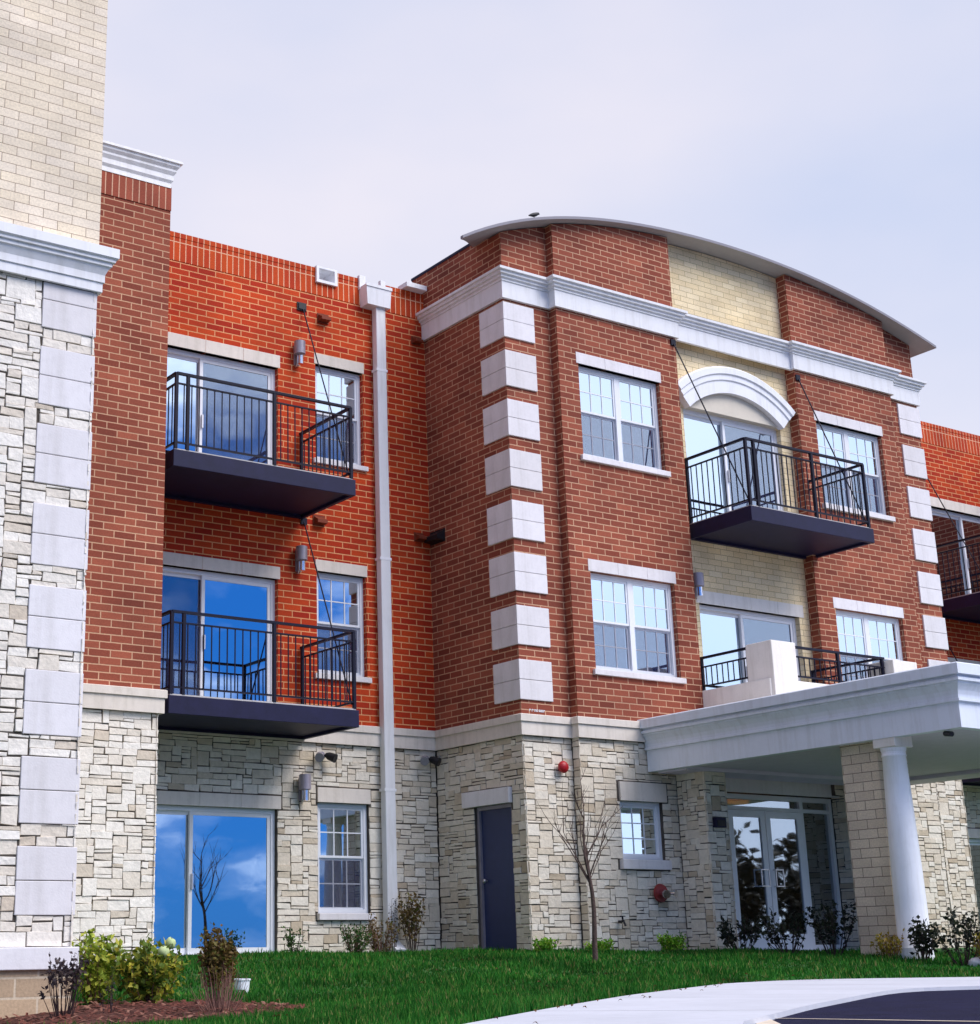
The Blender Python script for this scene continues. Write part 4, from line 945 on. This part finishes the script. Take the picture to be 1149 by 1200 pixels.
# white box on the lawn
t = thing('plastic_tub', (7.41, 13.36, g1(7.41, 13.36)), 'small white plastic tub standing on the lawn', 'tub')
b = MB(); x, y, z = 7.41, 13.36, g1(7.41, 13.36)
prf = [(.055, 0), (.062, .06), (.066, .11), (.074, .112), (.074, .125), (.062, .127), (.058, .06)]
n = 20
for r_, h in prf:
    for q in range(n):
        a = 6.28318*q/n; k = 1/max(abs(math.cos(a)), abs(math.sin(a)))**.55
        b.v.append((x+r_*k*math.cos(a), y+r_*k*math.sin(a), z+h))
for j in range(len(prf)-1):
    for q in range(n): a = j*n+q; c = j*n+(q+1) % n; b.f.append((a, c, c+n, a+n)); b.m.append(0); b.sm.append(False)
b.face([b.v[6*n+q] for q in range(n)]); b.build('tub', 'white', t)

# ------------------------------------------------------------------ plants
def leaf(mb, c, d, nrm, l, w, m=0):
    d = d.normalized(); s = d.cross(nrm); s = s.normalized() if s.length > 1e-5 else d.orthogonal().normalized(); u = s.cross(d)
    p = [c, c+d*l*.45+s*w*.5+u*w*.15, c+d*l, c+d*l*.45-s*w*.5+u*w*.15]
    i = len(mb.v); mb.v += [tuple(q) for q in p]; mb.f += [(i, i+1, i+2), (i, i+2, i+3)]; mb.m += [m, m]; mb.sm += [False, False]
def rv(rnd): 
    while True:
        v = Vector((rnd.uniform(-1, 1), rnd.uniform(-1, 1), rnd.uniform(-1, 1)))
        if .05 < v.length < 1: return v
def bush(name, x, y, w, h, nstem, nleaf, ll, lw, leafmat, stemmat, label, cat='shrub', group=None, seed=1, top=0.0, droop=.1, stems_bare=.15, flowers=0, sr=.006, depth=None):
    """stems fanning from the base, each carrying leaves along its upper part"""
    rnd = random.Random(seed); z = g1(x, y)-.02; depth = depth or w
    t = thing(name, (x, y, z), label, cat, group); bs = MB(); bl = MB(); bf = MB()
    per = max(1, nleaf//nstem)
    for k in range(nstem):
        a = rnd.random()*6.283; rr = math.sqrt(rnd.random()); hh = h*(1-.45*rr*rr*rnd.random())*(.72+.28*rnd.random())
        tip = Vector((x+.5*w*rr*math.cos(a), y+.5*depth*rr*math.sin(a), z+hh)); base = Vector((x+.12*w*rr*math.cos(a), y+.12*depth*rr*math.sin(a), z))
        midp = base.lerp(tip, .5)+Vector((.08*w*math.cos(a), .08*depth*math.sin(a), .05*h)); pts = []
        for q in range(6):
            s = q/5; pts.append(base*(1-s)**2+midp*2*s*(1-s)+tip*s*s+rv(rnd)*.012)
        bs.tube(pts, [sr*(1-.7*q/5) for q in range(6)], 5)
        for q in range(per):
            s = stems_bare+(1-stems_bare)*rnd.random()**.8; i = min(4, int(s*5)); p = pts[i].lerp(pts[i+1], s*5-i)
            d = rv(rnd).normalized()+Vector((0, 0, .35-droop)); off = rv(rnd)*ll*.9
            leaf(bl, p+off, d, rv(rnd)+Vector((0, 0, .8)), ll*(.6+.7*rnd.random()), lw*(.6+.7*rnd.random()))
        if k < flowers:
            bf = MB(); bf.ball(tip, .05, nu=9, nv=6)
            bf.v = [tuple(Vector(p)+rv(rnd)*.010) for p in bf.v]; bf.build('flower_head', 'petal', t)
    bs.build('stem', stemmat, t)
    if bl.v: bl.build('foliage', leafmat, t)
    return t
# round the tower corner
bush('shrub', 6.02, 13.55, .40, .72, 18, 950, .062, .046, 'l_lime', 'twig', 'tall narrow yellow green shrub at the tower corner', seed=2, flowers=1)
bush('hydrangea', 6.32, 13.05, .62, .58, 34, 1500, .068, .05, 'l_olive', 'twig', 'broad olive and yellow leaved shrub in the mulch bed', seed=3, flowers=3)
bush('dried_perennial', 5.08, 12.0, .38, .62, 30, 330, .042, .028, 'seed', 'darktwig', 'dark dried flower stalks with seed heads against the tower foundation', 'dry plant', seed=4, stems_bare=.62, sr=.005)
bush('dried_perennial', 5.42, 11.9, .16, .40, 9, 40, .03, .016, 'seed', 'darktwig', 'smaller clump of dark dried stalks right of the seed heads', 'dry plant', seed=14, stems_bare=.6, sr=.004)
bush('ornamental_grass', 5.86, 10.95, .28, .70, 44, 1500, .042, .026, 'l_brown', 'twig', 'tall brown tufted shrub with rounded top at the edge of the mulch', seed=5, stems_bare=.66, sr=.004)
bush('dry_twigs', 5.62, 10.45, .50, .44, 40, 26, .02, .008, 'l_brown', 'twig', 'low spray of bare reddish twigs in front of the brown tufted shrub', 'dry plant', seed=6, stems_bare=.5, sr=.0035)
# along the wall foot
bush('shrub', 10.9, 18.25, .30, .42, 12, 180, .05, .03, 'l_mid', 'darktwig', 'small dark green shrub under the wall right of the ground sliding door', seed=7)
bush('shrub', 11.75, 18.1, .50, .44, 26, 700, .045, .025, 'l_mid', 'twig', 'low green and brown shrub under the small ground floor window', seed=8)
bush('shrub', 12.25, 18.25, .50, .55, 30, 700, .04, .025, 'l_brown', 'twig', 'brown twiggy shrub left of the downspout foot', seed=9)
bush('climbing_vine', 13.02, 18.6, .42, .88, 20, 560, .055, .038, 'l_brown', 'bark', 'brown leaved vine climbing beside the white downspout', 'vine', seed=10, stems_bare=.3)
bush('vine', 12.74, 18.68, .2, .80, 8, 130, .035, .022, 'l_dark', 'darktwig', 'thin dark vine over the front of the white downspout', 'vine', seed=31, stems_bare=.3, sr=.004)
bush('shrub', 13.55, 16.35, .40, .19, 24, 520, .05, .03, 'l_green', 'twig', 'bright green tuft at the bay corner left of the bare tree', seed=11)
bush('shrub', 14.35, 16.25, .36, .19, 20, 420, .05, .03, 'l_green', 'twig', 'bright green tuft just right of the bare tree', seed=12)
bush('shrub', 15.15, 15.75, .42, .27, 30, 800, .045, .03, 'l_green', 'twig', 'rounded bright green bush below the fire hose inlet', seed=13)
GR = 'dark shrubs along the entrance'
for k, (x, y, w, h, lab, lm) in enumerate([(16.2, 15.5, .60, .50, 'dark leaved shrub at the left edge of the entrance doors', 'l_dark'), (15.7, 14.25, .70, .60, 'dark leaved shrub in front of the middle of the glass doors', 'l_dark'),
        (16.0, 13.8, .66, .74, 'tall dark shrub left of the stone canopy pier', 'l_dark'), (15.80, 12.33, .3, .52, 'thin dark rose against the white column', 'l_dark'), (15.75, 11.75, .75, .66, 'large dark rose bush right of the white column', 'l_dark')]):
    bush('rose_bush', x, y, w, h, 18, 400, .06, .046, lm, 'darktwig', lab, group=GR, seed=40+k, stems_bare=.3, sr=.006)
bush('shrub', 15.80, 12.78, .40, .36, 22, 420, .04, .03, 'l_gold', 'twig', 'golden brown shrub at the foot of the canopy pier', seed=50)
bush('shrub', 15.85, 11.5, .4, .42, 22, 420, .04, .03, 'l_gold', 'twig', 'olive gold shrub behind the large dark rose bush', seed=51)
t = thing('boulder', (15.9, 11.62, g1(15.9, 11.62)), 'pale low boulder beside the large dark rose bush', 'boulder')
b = MB(); rnd = random.Random(3); nu, nv = 14, 8
b.ball((15.9, 11.62, g1(15.9, 11.62)+.03), (.12), sx=1.7, sy=1, sz=.55, nu=nu, nv=nv)
b.v = [(p[0]+rnd.uniform(-.02, .02), p[1]+rnd.uniform(-.02, .02), p[2]+rnd.uniform(-.015, .015)) for p in b.v]; b.build('rock', 'lime', t)

# young bare tree
def bare_tree(x, y, h, label, seed, name='young_tree', trunk_f=.52, r0=.055, lean=(-.03, 0), levels=4, spread=.6, group=None):
    rnd = random.Random(seed); z = g1(x, y)-.03 if abs(x) < 30 and y > 2 else -.4
    t = thing(name, (x, y, z), label, 'tree', group); tb = MB(); cb = MB()
    top = Vector((x+lean[0]*h*8*trunk_f, y, z+h*trunk_f)); pts = [Vector((x, y, z)).lerp(top, s)+Vector((.012*h*math.sin(5*s+seed), .01*h*math.cos(4*s), 0)) for s in np.linspace(0, 1, 7)]
    tb.tube(pts, [r0*(1.15-.55*s) for s in np.linspace(0, 1, 7)], 10)
    def grow(p, d, l, r, lev):
        q = [p]; dd = d.copy()
        for k in range(4):
            dd = (dd+rv(rnd)*.16+Vector((0, 0, .07))).normalized(); q.append(q[-1]+dd*l/4)
        cb.tube(q, [r*(1-.16*k) for k in range(5)], 6 if r > .006 else 4)
        if lev == 0: return
        for k in range(rnd.randint(2, 3)):
            i = rnd.randint(1, 4); nd_ = (dd+rv(rnd)*spread*1.25+Vector((0, 0, .12))).normalized(); grow(q[i], nd_, l*(.5+.25*rnd.random()), r*.55, lev-1)
    grow(pts[-1], Vector((lean[0]*2, 0, 1)), h*(1-trunk_f)*.62, r0*.5, levels-1)
    for k in range(7):
        a = 6.283*k/7+rnd.random(); s = 4+rnd.random()*2
        i = int(s); p = pts[i].lerp(pts[min(6, i+1)], s-i)
        d = Vector((math.cos(a)*.8, math.sin(a)*.8, .75+.6*rnd.random())).normalized(); grow(p, d, h*(1-trunk_f)*(.55+.2*rnd.random()), r0*.36, levels-2)
    tb.build('trunk', 'bark', t); cb.build('branches', 'bark', t); return t
bare_tree(12.59, 14.29, 2.15, 'young bare tree on the lawn in front of the bay stonework', 5, trunk_f=.56, r0=.030, lean=(-.012, 0))

# across the parking lot: the far wood and a few autumn trees that the glass reflects
b = MB(); rnd = random.Random(77)
for k in range(90):
    a = R(57+30*k/90+rnd.uniform(-.4, .4)); d = rnd.uniform(95, 125); x, y = d*math.sin(a), -d*math.cos(a); h = rnd.uniform(4.5, 8.5)
    b.tube([(x, y, -1), (x, y, h*.5)], [.25, .12], 5)
    for q in range(170):
        v = rv(rnd); leaf(b, Vector((x+v.x*2.6, y+v.y*2.6, h*.58+v.z*h*.5)), rv(rnd), rv(rnd), .7, .5, 1)
far = b.build('far_wood', ['bark', 'l_wood'], kind='stuff'); tag(far, 'low dark line of far trees beyond the parking lot', 'wood')
def autumn_tree(x, y, h, label, seed):
    rnd = random.Random(seed); z = -.4; t = thing('autumn_tree', (x, y, z), label, 'tree', 'autumn trees across the parking lot'); tb = MB(); cb = MB()
    tb.tube([(x, y, z), (x+.1, y, z+h*.3), (x, y+.1, z+h*.8)], [.17, .13, .04], 8)
    for k in range(16):
        a = rnd.random()*6.283; zz = z+h*rnd.uniform(.28, .8); tip = Vector((x+h*.17*math.cos(a), y+h*.17*math.sin(a), zz+h*.16)); tb.tube([(x, y, zz), tip], [.05, .012], 5)
        for c in range(2):
            cc = Vector((x, y, zz)).lerp(tip, .55+.45*c)
            for q in range(90): leaf(cb, cc+rv(rnd)*h*.085, rv(rnd), rv(rnd), .17, .12)
    tb.build('trunk', 'bark', t); cb.build('crown', 'l_autumn', t)
for k, (x, y, h) in enumerate([(46.2, -4.9, 6.4), (53, -8.0, 7.6), (50.5, 1.5, 6.8)]):
    autumn_tree(x, y, h, ['brown leaved tree across the lot reflected in the entrance door', 'tallest brown leaved tree across the lot seen only in reflections', 'smallest brown leaved tree across the lot seen only in reflections'][k], 60+k)
